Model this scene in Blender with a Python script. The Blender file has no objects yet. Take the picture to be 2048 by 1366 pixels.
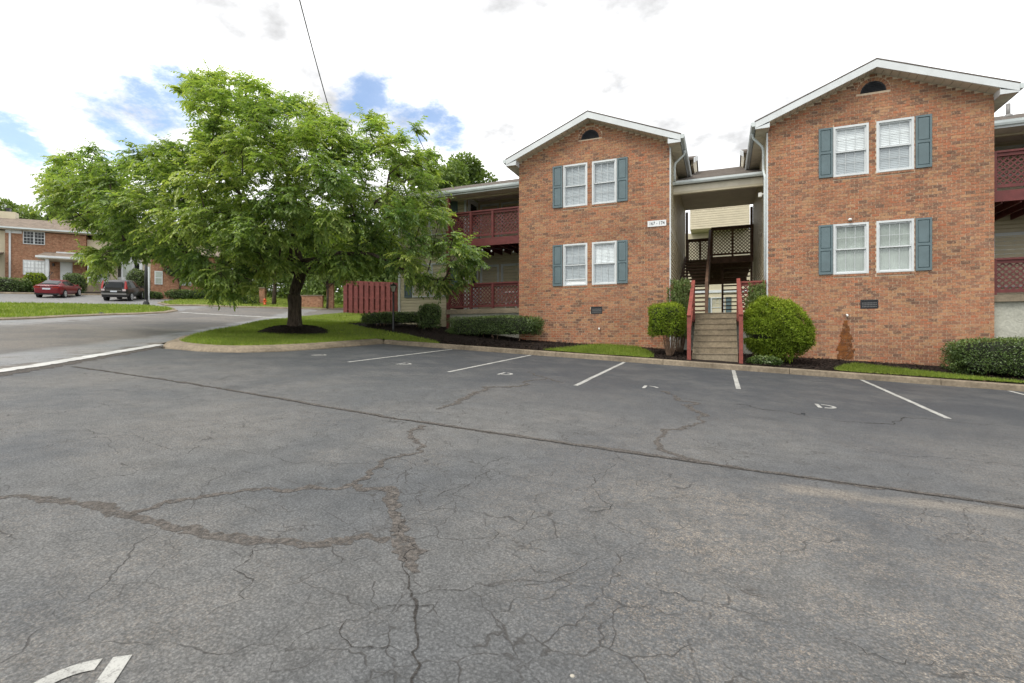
import bpy, math, random
import numpy as np
from mathutils import Vector, Matrix
from mathutils.geometry import delaunay_2d_cdt

SC = bpy.context.scene
COL = SC.collection
RAD = math.radians

# ------------------------------------------------------------------ camera
CAM_H = 1.38
cam = bpy.data.cameras.new('camera')
cam.lens = 18.0; cam.sensor_width = 36.0; cam.clip_start = 0.05; cam.clip_end = 2000
camo = bpy.data.objects.new('camera', cam); COL.objects.link(camo)
camo.location = (0, 0, CAM_H)
camo.rotation_euler = (RAD(90), 0, RAD(22.2534))
SC.camera = camo

# ------------------------------------------------------------------ world
SUN_EL, SUN_AZ = RAD(58), RAD(205)      # azimuth clockwise from +Y
W = bpy.data.worlds.new('World'); SC.world = W; W.use_nodes = True
wn = W.node_tree; wn.nodes.clear(); WL = wn.links.new
def wnode(t, **k):
    n = wn.nodes.new(t)
    for a, b in k.items(): setattr(n, a, b)
    return n
sky = wnode('ShaderNodeTexSky', sky_type='NISHITA', sun_disc=False)
sky.sun_elevation = SUN_EL; sky.sun_rotation = SUN_AZ; sky.dust_density = 0.6; sky.ozone_density = 1.0
tc = wnode('ShaderNodeTexCoord')
def wmath(op, a, b=None):
    n = wnode('ShaderNodeMath', operation=op)
    for i, q in enumerate((a, b)):
        if q is None: continue
        if isinstance(q, (int, float)): n.inputs[i].default_value = q
        else: WL(q, n.inputs[i])
    return n.outputs[0]
sep = wnode('ShaderNodeSeparateXYZ'); WL(tc.outputs['Generated'], sep.inputs[0])
zz = wmath('ADD', wmath('MAXIMUM', sep.outputs[2], 0.0), 0.22)
cx = wmath('DIVIDE', sep.outputs[0], zz); cy = wmath('DIVIDE', sep.outputs[1], zz)
cmb = wnode('ShaderNodeCombineXYZ'); WL(cx, cmb.inputs[0]); WL(cy, cmb.inputs[1]); cmb.inputs[2].default_value = 3.7
def wnoise(scale, detail, rough=0.55):
    n = wnode('ShaderNodeTexNoise'); n.inputs['Scale'].default_value = scale
    n.inputs['Detail'].default_value = detail; n.inputs['Roughness'].default_value = rough
    WL(cmb.outputs[0], n.inputs['Vector']); return n.outputs['Fac']
n1 = wnoise(0.9, 3); n2 = wnoise(6.5, 9, 0.66)
# breaks in the cloud: two patches of open sky low over the trees
gap = None
for gx, gy, gz, wd in ((-.788,.502,.356,520.), (-.823,.468,.322,700.), (-.767,.518,.378,700.), (-.820,.486,.300,900.), (-.878,.390,.277,1300.), (-.555,.717,.421,600.), (-.515,.762,.394,560.), (-.450,.807,.383,900.), (-.468,.786,.404,800.)):
    dp = wnode('ShaderNodeVectorMath', operation='DOT_PRODUCT'); WL(tc.outputs['Generated'], dp.inputs[0])
    v = Vector((gx, gy, gz)).normalized(); dp.inputs[1].default_value = v
    g = wmath('POWER', wmath('MAXIMUM', dp.outputs['Value'], 0.0), wd)
    gap = g if gap is None else wmath('MAXIMUM', gap, g)
dens = wmath('ADD', wmath('MULTIPLY', n1, 0.45), wmath('MULTIPLY', n2, 1.35))
dens = wmath('SUBTRACT', dens, wmath('MULTIPLY', gap, 0.54))
mr = wnode('ShaderNodeMapRange', interpolation_type='SMOOTHSTEP')
WL(dens, mr.inputs['Value']); mr.inputs['From Min'].default_value = 0.34; mr.inputs['From Max'].default_value = 0.74
mr.inputs['To Min'].default_value = 0.10; mr.inputs['To Max'].default_value = 1.0
# soft grey variation inside the cloud sheet
cr = wnode('ShaderNodeMapRange'); WL(wnoise(2.7, 7, 0.6), cr.inputs['Value'])
cr.inputs['From Min'].default_value = 0.34; cr.inputs['From Max'].default_value = 0.62
cr.inputs['To Min'].default_value = 0.47; cr.inputs['To Max'].default_value = 1.20
CLOUD = 7.6
cc = wnode('ShaderNodeVectorMath', operation='SCALE'); cc.inputs[0].default_value = (CLOUD*0.995, CLOUD, CLOUD*1.01)
WL(cr.outputs[0], cc.inputs['Scale'])
mx = wnode('ShaderNodeMix', data_type='RGBA'); WL(mr.outputs[0], mx.inputs['Factor'])
sks = wnode('ShaderNodeVectorMath', operation='SCALE'); WL(sky.outputs[0], sks.inputs[0]); sks.inputs['Scale'].default_value = 1.15
WL(sks.outputs[0], mx.inputs['A']); WL(cc.outputs[0], mx.inputs['B'])
bg = wnode('ShaderNodeBackground'); bg.inputs['Strength'].default_value = 0.10
WL(mx.outputs['Result'], bg.inputs['Color'])
wo = wnode('ShaderNodeOutputWorld'); WL(bg.outputs[0], wo.inputs['Surface'])

# ------------------------------------------------------------------ sun (veiled by thin cloud)
sl = bpy.data.lights.new('sun', 'SUN'); sl.energy = 1.25; sl.angle = RAD(22); sl.color = (1.0, 0.95, 0.87)
so = bpy.data.objects.new('sun', sl); COL.objects.link(so)
sd = Vector((math.sin(SUN_AZ)*math.cos(SUN_EL), math.cos(SUN_AZ)*math.cos(SUN_EL), math.sin(SUN_EL)))
so.rotation_euler = (-sd).to_track_quat('-Z', 'Y').to_euler(); so.location = (0, 0, 40)

# ------------------------------------------------------------------ render / exposure
SC.view_settings.view_transform = 'Standard'; SC.view_settings.look = 'None'
SC.view_settings.exposure = 1.08; SC.view_settings.gamma = 1.0
SC.render.engine = 'CYCLES'
SC.cycles.use_denoising = True
SC.cycles.max_bounces = 5; SC.cycles.diffuse_bounces = 3; SC.cycles.glossy_bounces = 2
SC.cycles.transmission_bounces = 4; SC.cycles.transparent_max_bounces = 8

# ================================================================== helpers
class MB:
    """collects faces for one mesh"""
    def __init__(s): s.v = []; s.f = []; s.r = []
    def quadlist(s, pts, faces, rnd=0.5):
        o = len(s.v); s.v += [tuple(p) for p in pts]
        for f in faces: s.f.append(tuple(i+o for i in f)); s.r.append(rnd)
        return s
    def box(s, x0, y0, z0, x1, y1, z1, rnd=0.5, skip=()):
        p = [(x0,y0,z0),(x1,y0,z0),(x1,y1,z0),(x0,y1,z0),(x0,y0,z1),(x1,y0,z1),(x1,y1,z1),(x0,y1,z1)]
        F = [(0,3,2,1),(4,5,6,7),(0,1,5,4),(1,2,6,5),(2,3,7,6),(3,0,4,7)]
        return s.quadlist(p, [f for i, f in enumerate(F) if i not in skip], rnd)
    def obox(s, a, b, wid, dep, up=(0,0,1), rnd=0.5):
        """bar from a to b with width along up x dir and depth along up"""
        a = Vector(a); b = Vector(b); d = (b-a).normalized(); u = Vector(up)
        sd_ = d.cross(u)
        if sd_.length < 1e-5: sd_ = d.cross(Vector((1,0,0)))
        sd_.normalize(); u = sd_.cross(d).normalized()
        p = []
        for q in (a, b):
            for i, j in ((-1,-1),(1,-1),(1,1),(-1,1)): p.append(q + sd_*(i*wid/2) + u*(j*dep/2))
        return s.quadlist(p, [(3,2,1,0),(4,5,6,7),(0,1,5,4),(1,2,6,5),(2,3,7,6),(3,0,4,7)], rnd)
    def prism(s, poly, axis, lo, hi, rnd=0.5):
        """poly of 2-D points extruded along axis (0,1,2)"""
        n = len(poly)
        def P(q, h):
            return (h, q[0], q[1]) if axis == 0 else (q[0], h, q[1]) if axis == 1 else (q[0], q[1], h)
        pts = [P(q, lo) for q in poly] + [P(q, hi) for q in poly]
        F = [tuple(range(n))[::-1], tuple(range(n, 2*n))] + [(i, (i+1) % n, n+(i+1) % n, n+i) for i in range(n)]
        return s.quadlist(pts, F, rnd)
    def tube(s, path, radii, n=8, cap=True, rnd=0.5):
        path = [Vector(p) for p in path]; rings = []; o = len(s.v)
        ref = Vector((0.31, 0.93, 0.17))
        for i, p in enumerate(path):
            d = (path[min(i+1, len(path)-1)] - path[max(i-1, 0)]).normalized()
            x = d.cross(ref)
            if x.length < 1e-3: x = d.cross(Vector((1,0,0)))
            x.normalize(); y = d.cross(x)
            r = radii[i] if hasattr(radii, '__len__') else radii
            for k in range(n):
                a = 2*math.pi*k/n; s.v.append(tuple(p + x*(math.cos(a)*r) + y*(math.sin(a)*r)))
        m = len(path)
        for i in range(m-1):
            for k in range(n):
                s.f.append((o+i*n+k, o+i*n+(k+1) % n, o+(i+1)*n+(k+1) % n, o+(i+1)*n+k)); s.r.append(rnd)
        if cap:
            s.f.append(tuple(o+k for k in range(n))[::-1]); s.r.append(rnd)
            s.f.append(tuple(o+(m-1)*n+k for k in range(n))); s.r.append(rnd)
        return s
    def lathe(s, prof, n=16, c=(0,0), rnd=0.5):
        """prof of (radius, z) turned about a vertical axis at c"""
        o = len(s.v); m = len(prof)
        for r, z in prof:
            for k in range(n):
                a = 2*math.pi*k/n; s.v.append((c[0]+r*math.cos(a), c[1]+r*math.sin(a), z))
        for i in range(m-1):
            for k in range(n):
                s.f.append((o+i*n+k, o+i*n+(k+1) % n, o+(i+1)*n+(k+1) % n, o+(i+1)*n+k)); s.r.append(rnd)
        s.f.append(tuple(o+k for k in range(n))[::-1]); s.r.append(rnd)
        s.f.append(tuple(o+(m-1)*n+k for k in range(n))); s.r.append(rnd)
        return s
    def mesh(s, name, smooth=False):
        me = bpy.data.meshes.new(name); me.from_pydata(s.v, [], s.f); me.update()
        a = me.attributes.new('rnd', 'FLOAT', 'FACE'); a.data.foreach_set('value', np.array(s.r, dtype=np.float32))
        if smooth: me.polygons.foreach_set('use_smooth', np.ones(len(s.f), dtype=bool))
        return me

WM = {}          # world matrix of every object made here
def add(name, data, mat=None, parent=None, M=None):
    """link one object; geometry is given in world space unless M places it"""
    o = bpy.data.objects.new(name, data); COL.objects.link(o)
    if data is not None and mat is not None and not data.materials: data.materials.append(mat)
    M = M if M is not None else Matrix.Identity(4)
    if parent is not None:
        o.parent = parent; o.matrix_basis = WM[parent].inverted() @ M
    else: o.matrix_basis = M
    WM[o] = M
    return o
def part(name, mb, mat, parent=None, smooth=False, M=None):
    return add(name, mb.mesh(name, smooth), mat, parent, M)
def tag(o, label=None, cat=None, group=None, kind=None):
    if label: o['label'] = label
    if cat: o['category'] = cat
    if group: o['group'] = group
    if kind: o['kind'] = kind
    return o
def thing(name, label, cat, loc=(0,0,0), rz=0.0, group=None):
    e = add(name, None, None, None, Matrix.Translation(Vector(loc)) @ Matrix.Rotation(rz, 4, 'Z'))
    e.empty_display_size = 0.2
    return tag(e, label, cat, group)
def tri_mesh(name, V, Fc, attrs=None, smooth=False):
    """fast mesh from numpy arrays (all faces the same size)"""
    me = bpy.data.meshes.new(name); V = np.asarray(V, np.float32); Fc = np.asarray(Fc, np.int32)
    n = Fc.shape[1]
    me.vertices.add(len(V)); me.vertices.foreach_set('co', V.ravel())
    me.loops.add(Fc.size); me.loops.foreach_set('vertex_index', Fc.ravel())
    me.polygons.add(len(Fc)); me.polygons.foreach_set('loop_start', np.arange(0, Fc.size, n, dtype=np.int32))
    me.polygons.foreach_set('loop_total', np.full(len(Fc), n, np.int32))
    if smooth: me.polygons.foreach_set('use_smooth', np.ones(len(Fc), bool))
    me.update(calc_edges=True)
    if attrs is not None:
        a = me.attributes.new('rnd', 'FLOAT', 'FACE'); a.data.foreach_set('value', np.asarray(attrs, np.float32))
    return me

# ================================================================== materials
class NT:
    def __init__(s, name):
        s.m = bpy.data.materials.new(name); s.m.use_nodes = True; s.t = s.m.node_tree; s.t.nodes.clear()
        s.out = s.n('ShaderNodeOutputMaterial'); s.geo = s.n('ShaderNodeNewGeometry'); s.pos = s.geo.outputs['Position']
    def n(s, t, **k):
        q = s.t.nodes.new(t)
        for a, b in k.items(): setattr(q, a, b)
        return q
    def set(s, sock, v):
        if isinstance(v, bpy.types.NodeSocket): s.t.links.new(v, sock)
        elif isinstance(v, tuple) and len(v) == 3 and sock.type == 'RGBA': sock.default_value = (*v, 1)
        else: sock.default_value = v
    def math(s, op, a, b=None, clamp=False):
        q = s.n('ShaderNodeMath', operation=op, use_clamp=clamp); s.set(q.inputs[0], a)
        if b is not None: s.set(q.inputs[1], b)
        return q.outputs[0]
    def noise(s, scale, detail=3, rough=0.55, vec=None, dist=0.0, dim='3D'):
        q = s.n('ShaderNodeTexNoise'); s.set(q.inputs['Scale'], scale); s.set(q.inputs['Detail'], detail)
        s.set(q.inputs['Roughness'], rough); s.set(q.inputs['Distortion'], dist); s.set(q.inputs['Vector'], vec or s.pos)
        return q.outputs['Fac']
    def noisec(s, scale, detail=2, vec=None):
        q = s.n('ShaderNodeTexNoise'); s.set(q.inputs['Scale'], scale); s.set(q.inputs['Detail'], detail)
        s.set(q.inputs['Vector'], vec or s.pos); return q.outputs['Color']
    def voro(s, scale, feature='F1', vec=None, out='Distance', rand=1.0):
        q = s.n('ShaderNodeTexVoronoi', feature=feature); s.set(q.inputs['Scale'], scale); s.set(q.inputs['Vector'], vec or s.pos)
        s.set(q.inputs['Randomness'], rand); return q.outputs[out]
    def rng(s, v, a, b, c=0.0, d=1.0, smooth=True):
        q = s.n('ShaderNodeMapRange', interpolation_type='SMOOTHSTEP' if smooth else 'LINEAR'); s.set(q.inputs['Value'], v)
        for k, w in zip(('From Min', 'From Max', 'To Min', 'To Max'), (a, b, c, d)): s.set(q.inputs[k], w)
        return q.outputs[0]
    def mix(s, f, a, b, blend='MIX'):
        q = s.n('ShaderNodeMix', data_type='RGBA', blend_type=blend); s.set(q.inputs['Factor'], f)
        s.set(q.inputs['A'], a); s.set(q.inputs['B'], b); return q.outputs['Result']
    def ramp(s, f, stops, interp='LINEAR'):
        q = s.n('ShaderNodeValToRGB'); s.set(q.inputs[0], f); r = q.color_ramp; r.interpolation = interp
        while len(r.elements) < len(stops): r.elements.new(0.5)
        for e, (p, c) in zip(r.elements, stops): e.position = p; e.color = (*c, 1)
        return q.outputs[0]
    def scale(s, c, f):
        q = s.n('ShaderNodeVectorMath', operation='SCALE'); s.set(q.inputs[0], c); s.set(q.inputs['Scale'], f); return q.outputs[0]
    def vadd(s, a, b):
        q = s.n('ShaderNodeVectorMath', operation='ADD'); s.set(q.inputs[0], a); s.set(q.inputs[1], b); return q.outputs[0]
    def mapv(s, sc=(1,1,1), loc=(0,0,0), rot=(0,0,0), vec=None):
        q = s.n('ShaderNodeMapping'); s.set(q.inputs['Vector'], vec or s.pos); q.inputs['Scale'].default_value = sc
        q.inputs['Location'].default_value = loc; q.inputs['Rotation'].default_value = rot; return q.outputs[0]
    def attr(s, name='rnd'):
        return s.n('ShaderNodeAttribute', attribute_name=name).outputs['Fac']
    def bump(s, h, strength=0.3, dist=0.01):
        q = s.n('ShaderNodeBump'); s.set(q.inputs['Height'], h); s.set(q.inputs['Strength'], strength); s.set(q.inputs['Distance'], dist)
        return q.outputs[0]
    def pbsdf(s, color, rough=0.8, spec=0.5, normal=None, **k):
        q = s.n('ShaderNodeBsdfPrincipled'); s.set(q.inputs['Base Color'], color); s.set(q.inputs['Roughness'], rough)
        s.set(q.inputs['Specular IOR Level'], spec)
        if normal is not None: s.set(q.inputs['Normal'], normal)
        for a, b in k.items(): s.set(q.inputs[a.replace('_', ' ')], b)
        return q.outputs[0]
    def done(s, sh): s.t.links.new(sh, s.out.inputs['Surface']); return s.m

def plain(name, col, rough=0.7, var=0.12, nscale=6.0, bump=0.15, bscale=60.0, spec=0.4, dirt=0.0, **k):
    t = NT(name)
    a = t.noise(nscale, 5, 0.6); f = t.rng(a, 0.3, 0.7, 1-var, 1+var)
    c = t.scale(col, f)
    if dirt > 0:
        d = t.rng(t.noise(nscale*0.35, 6, 0.7), 0.5, 0.72, 0, dirt); c = t.mix(d, c, tuple(x*0.45+0.02 for x in col))
    nb = t.bump(t.noise(bscale, 4), bump, 0.004) if bump else None
    return t.done(t.pbsdf(c, rough, spec, nb, **k))

def make_brick(name, tone=1.0):
    t = NT(name); r = t.attr()
    base = t.ramp(r, [(0.0, (0.085,0.060,0.048)), (0.06, (0.12,0.080,0.060)), (0.09, (0.215,0.118,0.078)), (0.30, (0.29,0.135,0.082)), (0.36, (0.36,0.150,0.080)),
                      (0.66, (0.42,0.185,0.096)), (0.72, (0.43,0.235,0.120)), (0.88, (0.45,0.255,0.130)), (0.91, (0.42,0.150,0.072)), (1.0, (0.40,0.130,0.062))])
    base = t.mix(0.30, base, (0.335,0.165,0.102))
    blot = t.noise(15.0, 4, 0.65); c = t.mix(t.rng(blot, 0.47, 0.63, 0, 0.62), base, (0.185,0.105,0.072))
    blot2 = t.noise(21.0, 3, 0.6, vec=t.mapv(loc=(5,3,9))); c = t.mix(t.rng(blot2, 0.51, 0.66, 0, 0.62), c, (0.46,0.30,0.185))
    eff = t.rng(t.noise(1.1, 6, 0.7, vec=t.mapv(loc=(1,7,3))), 0.60, 0.76, 0, 0.22); c = t.mix(eff, c, (0.48,0.42,0.36))
    big = t.noise(0.7, 4, 0.6); c = t.scale(c, t.rng(big, 0.3, 0.7, 0.84*tone, 1.12*tone))
    return t.done(t.pbsdf(c, 0.88, 0.25, t.bump(t.noise(120, 4, 0.7), 0.45, 0.004)))
def make_mortar(name):
    t = NT(name); c = t.mix(t.rng(t.noise(3, 5), 0.35, 0.7), (0.54,0.43,0.31), (0.64,0.53,0.40))
    return t.done(t.pbsdf(c, 0.95, 0.15, t.bump(t.noise(150, 3), 0.4, 0.004)))
def make_stain(name):
    t = NT(name)
    c = t.mix(t.rng(t.noise(8, 4), 0.35, 0.65), (0.24,0.085,0.018), (0.11,0.045,0.018))
    tr = t.n('ShaderNodeBsdfTransparent'); m = t.n('ShaderNodeMixShader')
    t.set(m.inputs[0], t.math('MULTIPLY', t.rng(t.noise(7, 5, 0.7), 0.28, 0.50), 0.92)); t.t.links.new(tr.outputs[0], m.inputs[1]); t.t.links.new(t.pbsdf(c, 0.8, 0.3), m.inputs[2])
    return t.done(m.outputs[0])

def make_asphalt(name, road=False):
    t = NT(name); sx = t.n('ShaderNodeSeparateXYZ'); t.set(sx.inputs[0], t.pos); X, Y = sx.outputs[0], sx.outputs[1]
    # world-space warped coordinates for cracks
    wv = t.vadd(t.pos, t.scale(t.noisec(1.7, 3), 0.55)); wv2 = t.vadd(wv, t.scale(t.noisec(9.0, 3), 0.09))
    fine = t.noise(85, 5, 0.75); peb = t.voro(62, 'F1'); peb2 = t.voro(140, 'F1'); mott = t.noise(0.45, 5, 0.6); mid = t.noise(4.5, 5, 0.65)
    base = t.mix(t.rng(mott, 0.32, 0.68), (0.100,0.106,0.112), (0.150,0.150,0.146))
    base = t.scale(base, t.rng(mid, 0.3, 0.7, 0.86, 1.14))
    if road:
        base = t.mix(0.6, base, (0.190,0.172,0.152))
        dist = t.math('ADD', t.math('ADD', t.math('MULTIPLY', t.math('ADD', X, 14.3), -0.828), t.math('MULTIPLY', t.math('ADD', Y, -9.38), -0.561)), t.math('MULTIPLY', t.math('ADD', t.noise(0.7, 6, 0.65), -0.5), 2.2))
        gutter = t.math('MAXIMUM', t.math('MULTIPLY', t.rng(dist, 0.0, 0.5), t.rng(dist, 2.3, 1.2)), t.rng(dist, 6.6, 8.8))
        streak = t.math('ADD', t.math('MULTIPLY', gutter, 0.30), t.math('MULTIPLY', t.noise(1.4, 6, 0.7), 0.72))
        base = t.mix(t.rng(streak, 0.44, 0.68, 0, 0.85), base, (0.27,0.278,0.284))
        sealed = 0.0
    else:
        edge = t.math('ADD', Y, t.scale(t.noisec(1.2, 4), 1.0) if False else t.math('MULTIPLY', t.noise(1.3, 4), 2.6))
        sealed = t.rng(edge, 6.6, 11.5)                    # dark sealcoat on the stalls
        sealc = t.mix(t.rng(t.noise(1.1, 6, 0.7), 0.42, 0.68), (0.060,0.066,0.074), (0.100,0.103,0.105))
        base = t.mix(sealed, base, sealc)
        lowr = t.math('MULTIPLY', t.rng(t.math('ADD', t.math('MULTIPLY', X, 0.5), t.math('MULTIPLY', t.noise(0.8, 4), 1.5)), 0.6, 1.6), t.rng(Y, 3.4, 1.8))
        base = t.mix(t.math('MULTIPLY', lowr, 0.6), base, (0.092,0.100,0.106))
    # pale exposed grit
    gm = t.math('MULTIPLY', t.rng(t.noise(0.62, 5, 0.65, vec=t.mapv(loc=(3.1,0.4,0))), 0.42, 0.60), 1.0 if road else t.math('SUBTRACT', 1.0, t.math('MULTIPLY', sealed, 0.72)))
    if not road:
        rr = t.math('ADD', t.math('POWER', t.math('MULTIPLY', t.math('ADD', X, -0.9), 0.38), 2.0), t.math('POWER', t.math('MULTIPLY', t.math('ADD', Y, -3.3), 0.55), 2.0))
        gm = t.math('MAXIMUM', t.math('MULTIPLY', gm, 0.35), t.math('MULTIPLY', t.rng(rr, 1.1, 0.15), t.rng(t.noise(1.5, 5, 0.7), 0.36, 0.60)))
        sb = t.math('ABSOLUTE', t.math('ADD', t.math('ADD', Y, -4.80), t.math('MULTIPLY', t.math('ADD', X, -1.2), -0.14)))
        sil = t.math('MULTIPLY', t.math('MULTIPLY', t.rng(sb, 0.17, 0.04), t.rng(X, 0.2, 0.6)), t.math('MULTIPLY', t.rng(X, 2.3, 1.9), t.rng(t.noise(3, 5, 0.7), 0.30, 0.55)))
        base = t.mix(t.math('MULTIPLY', sil, 0.75), base, (0.245,0.222,0.190))
    spk = t.rng(t.noise(110, 3, 0.8), 0.44, 0.60); spk2 = t.rng(t.noise(20, 5, 0.75), 0.38, 0.58)
    base = t.mix(t.math('MULTIPLY', t.math('MULTIPLY', gm, spk), t.math('MULTIPLY', spk2, 0.80)), base, (0.40,0.335,0.265))
    oil = t.rng(t.noise(0.9, 3, 0.5, vec=t.mapv(loc=(2.3,8.1,0))), 0.66, 0.74, 0, 0.35); base = t.mix(oil, base, (0.05,0.05,0.052))
    # stones in the binder
    base = t.scale(base, t.rng(fine, 0.28, 0.72, 0.68, 1.32)); base = t.scale(base, t.rng(peb, 0.1, 0.75, 1.12, 0.72))
    base = t.scale(base, t.rng(peb2, 0.1, 0.8, 1.10, 0.78))
    # crack networks
    m1 = t.rng(t.noise(0.28, 3), 0.38, 0.52); m2 = t.rng(t.noise(0.33, 3, vec=t.mapv(loc=(7.7,2.2,0))), 0.40, 0.54)
    d1 = t.voro(0.95, 'DISTANCE_TO_EDGE', wv2); d2 = t.voro(3.1, 'DISTANCE_TO_EDGE', wv2)
    brk = t.rng(t.noise(3.0, 5, 0.7), 0.40, 0.58)
    k1 = t.math('MULTIPLY', t.math('MULTIPLY', t.rng(d1, 0.0065, 0.0012), m1), brk)
    k2 = t.math('MULTIPLY', t.math('MULTIPLY', t.rng(d2, 0.018, 0.003), m2), brk)
    ck = t.math('MAXIMUM', k1, k2)
    if not road: ck = t.math('MULTIPLY', ck, t.math('SUBTRACT', 1.0, t.math('MULTIPLY', sealed, 0.75)))
    base = t.mix(t.math('MULTIPLY', ck, 0.78), base, (0.040,0.037,0.034))
    h = t.math('SUBTRACT', t.math('ADD', fine, t.math('MULTIPLY', peb, -0.9)), t.math('MULTIPLY', ck, 1.4))
    rough = t.rng(mott, 0.3, 0.7, 0.62, 0.78)
    if road: rough = t.rng(streak, 0.44, 0.68, 0.72, 0.5)
    return t.done(t.pbsdf(base, rough, 0.45, t.bump(h, 0.55, 0.012)))

def make_paint(name, col=(0.40,0.40,0.375), wear=0.9):
    t = NT(name); w = t.rng(t.noise(22, 6, 0.75), 0.60-0.12*wear, 0.70); w2 = t.rng(t.noise(130, 3), 0.30, 0.5)
    c = t.mix(w, t.scale(col, t.rng(t.noise(2.5, 4), 0.3, 0.7, 0.8, 1.1)), (0.14,0.135,0.13)); c = t.mix(w2, t.scale(c, 0.72), c)
    return t.done(t.pbsdf(c, 0.75, 0.3, t.bump(t.noise(90, 4), 0.4, 0.006)))
def make_crackfill(name, col):
    t = NT(name); c = t.mix(t.rng(t.noise(28, 6, 0.75), 0.36, 0.66), tuple(x*0.55 for x in col), tuple(x*1.3 for x in col))
    tr = t.n('ShaderNodeBsdfTransparent'); m = t.n('ShaderNodeMixShader'); t.set(m.inputs[0], t.rng(t.noise(34, 5, 0.75), 0.34, 0.56, 0.12, 0.92))
    t.t.links.new(tr.outputs[0], m.inputs[1]); t.t.links.new(t.pbsdf(c, 0.95, 0.2, t.bump(t.noise(90, 4), 0.15, 0.006)), m.inputs[2])
    return t.done(m.outputs[0])
def make_concrete(name, col, stain=0.5):
    t = NT(name); a = t.noise(1.4, 6, 0.65); b = t.noise(14, 5, 0.7)
    c = t.mix(t.rng(a, 0.35, 0.7, 0, stain), col, tuple(x*0.5 for x in col)); c = t.scale(c, t.rng(b, 0.3, 0.7, 0.78, 1.18))
    sp = t.rng(t.noise(110, 3, 0.7), 0.35, 0.65, 0.82, 1.15); c = t.scale(c, sp)
    return t.done(t.pbsdf(c, 0.9, 0.25, t.bump(t.noise(70, 5, 0.7), 0.45, 0.008)))
def make_grass(name, a=(0.075,0.135,0.022), b=(0.14,0.19,0.035), c=(0.15,0.13,0.05)):
    t = NT(name); q = t.mix(t.rng(t.noise(0.9, 5, 0.65), 0.35, 0.65), a, b)
    q = t.mix(t.rng(t.noise(2.3, 5, 0.7, vec=t.mapv(loc=(9,2,1))), 0.56, 0.72, 0, 0.55), q, c)
    q = t.scale(q, t.rng(t.noise(38, 4, 0.8), 0.3, 0.7, 0.45, 1.35))
    return t.done(t.pbsdf(q, 0.95, 0.1, t.bump(t.noise(60, 3), 0.8, 0.03)))
def make_leaf(name, stops, trans=0.35, rough=0.5, spec=0.4, big=0.5):
    t = NT(name); c = t.ramp(t.attr(), stops)
    c = t.scale(c, t.rng(t.noise(big, 4, 0.6), 0.3, 0.7, 0.8, 1.22))
    p = t.pbsdf(c, rough, spec)
    tr = t.n('ShaderNodeBsdfTranslucent'); t.set(tr.inputs['Color'], t.mix(1.0, c, (1.25,1.35,0.55), 'MULTIPLY'))
    m = t.n('ShaderNodeMixShader'); m.inputs[0].default_value = trans
    t.t.links.new(p, m.inputs[1]); t.t.links.new(tr.outputs[0], m.inputs[2]); return t.done(m.outputs[0])
def make_glass(name, tint=(0.96,0.98,0.98), refl=1.0):
    t = NT(name); lw = t.n('ShaderNodeLayerWeight'); fz_ = t.math('ADD', t.math('MULTIPLY', t.math('POWER', lw.outputs['Facing'], 4.0), 0.8), 0.075)
    g = t.n('ShaderNodeBsdfGlossy'); g.inputs['Roughness'].default_value = 0.02; g.inputs['Color'].default_value = (0.95*refl, 0.97*refl, refl, 1)
    wv = t.bump(t.noise(1.2, 1), 0.03, 0.02); t.set(g.inputs['Normal'], wv)
    tr = t.n('ShaderNodeBsdfTransparent'); tr.inputs['Color'].default_value = (*tint, 1)
    m = t.n('ShaderNodeMixShader'); t.t.links.new(fz_, m.inputs[0]); t.t.links.new(tr.outputs[0], m.inputs[1]); t.t.links.new(g.outputs[0], m.inputs[2])
    return t.done(m.outputs[0])
def make_shingle(name, col):
    t = NT(name); c = t.mix(t.rng(t.noise(2.5, 5, 0.7), 0.35, 0.68), col, tuple(x*0.62 for x in col))
    c = t.scale(c, t.rng(t.noise(26, 3, 0.7), 0.3, 0.7, 0.72, 1.25))
    return t.done(t.pbsdf(c, 0.95, 0.15, t.bump(t.noise(45, 3), 0.5, 0.01)))
def make_mulch(name):
    t = NT(name); c = t.mix(t.rng(t.noise(36, 5, 0.8), 0.38, 0.66), (0.011,0.009,0.0085), (0.050,0.036,0.029))
    c = t.mix(t.rng(t.noise(60, 3, 0.7, vec=t.mapv(loc=(4,4,4))), 0.66, 0.72), c, (0.17,0.12,0.09))
    return t.done(t.pbsdf(c, 0.95, 0.15, t.bump(t.noise(42, 4, 0.8), 1.0, 0.04)))
def make_bark(name, col=(0.085,0.065,0.05)):
    t = NT(name); v = t.mapv(sc=(9,9,1.6)); a = t.noise(1.6, 6, 0.75, vec=v)
    c = t.mix(t.rng(a, 0.35, 0.68), tuple(x*0.4 for x in col), tuple(x*1.35 for x in col))
    c = t.mix(t.rng(t.noise(3.2, 5, 0.7), 0.56, 0.70, 0, 0.6), c, (0.15,0.15,0.125))
    return t.done(t.pbsdf(c, 0.95, 0.15, t.bump(a, 0.9, 0.03)))

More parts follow.
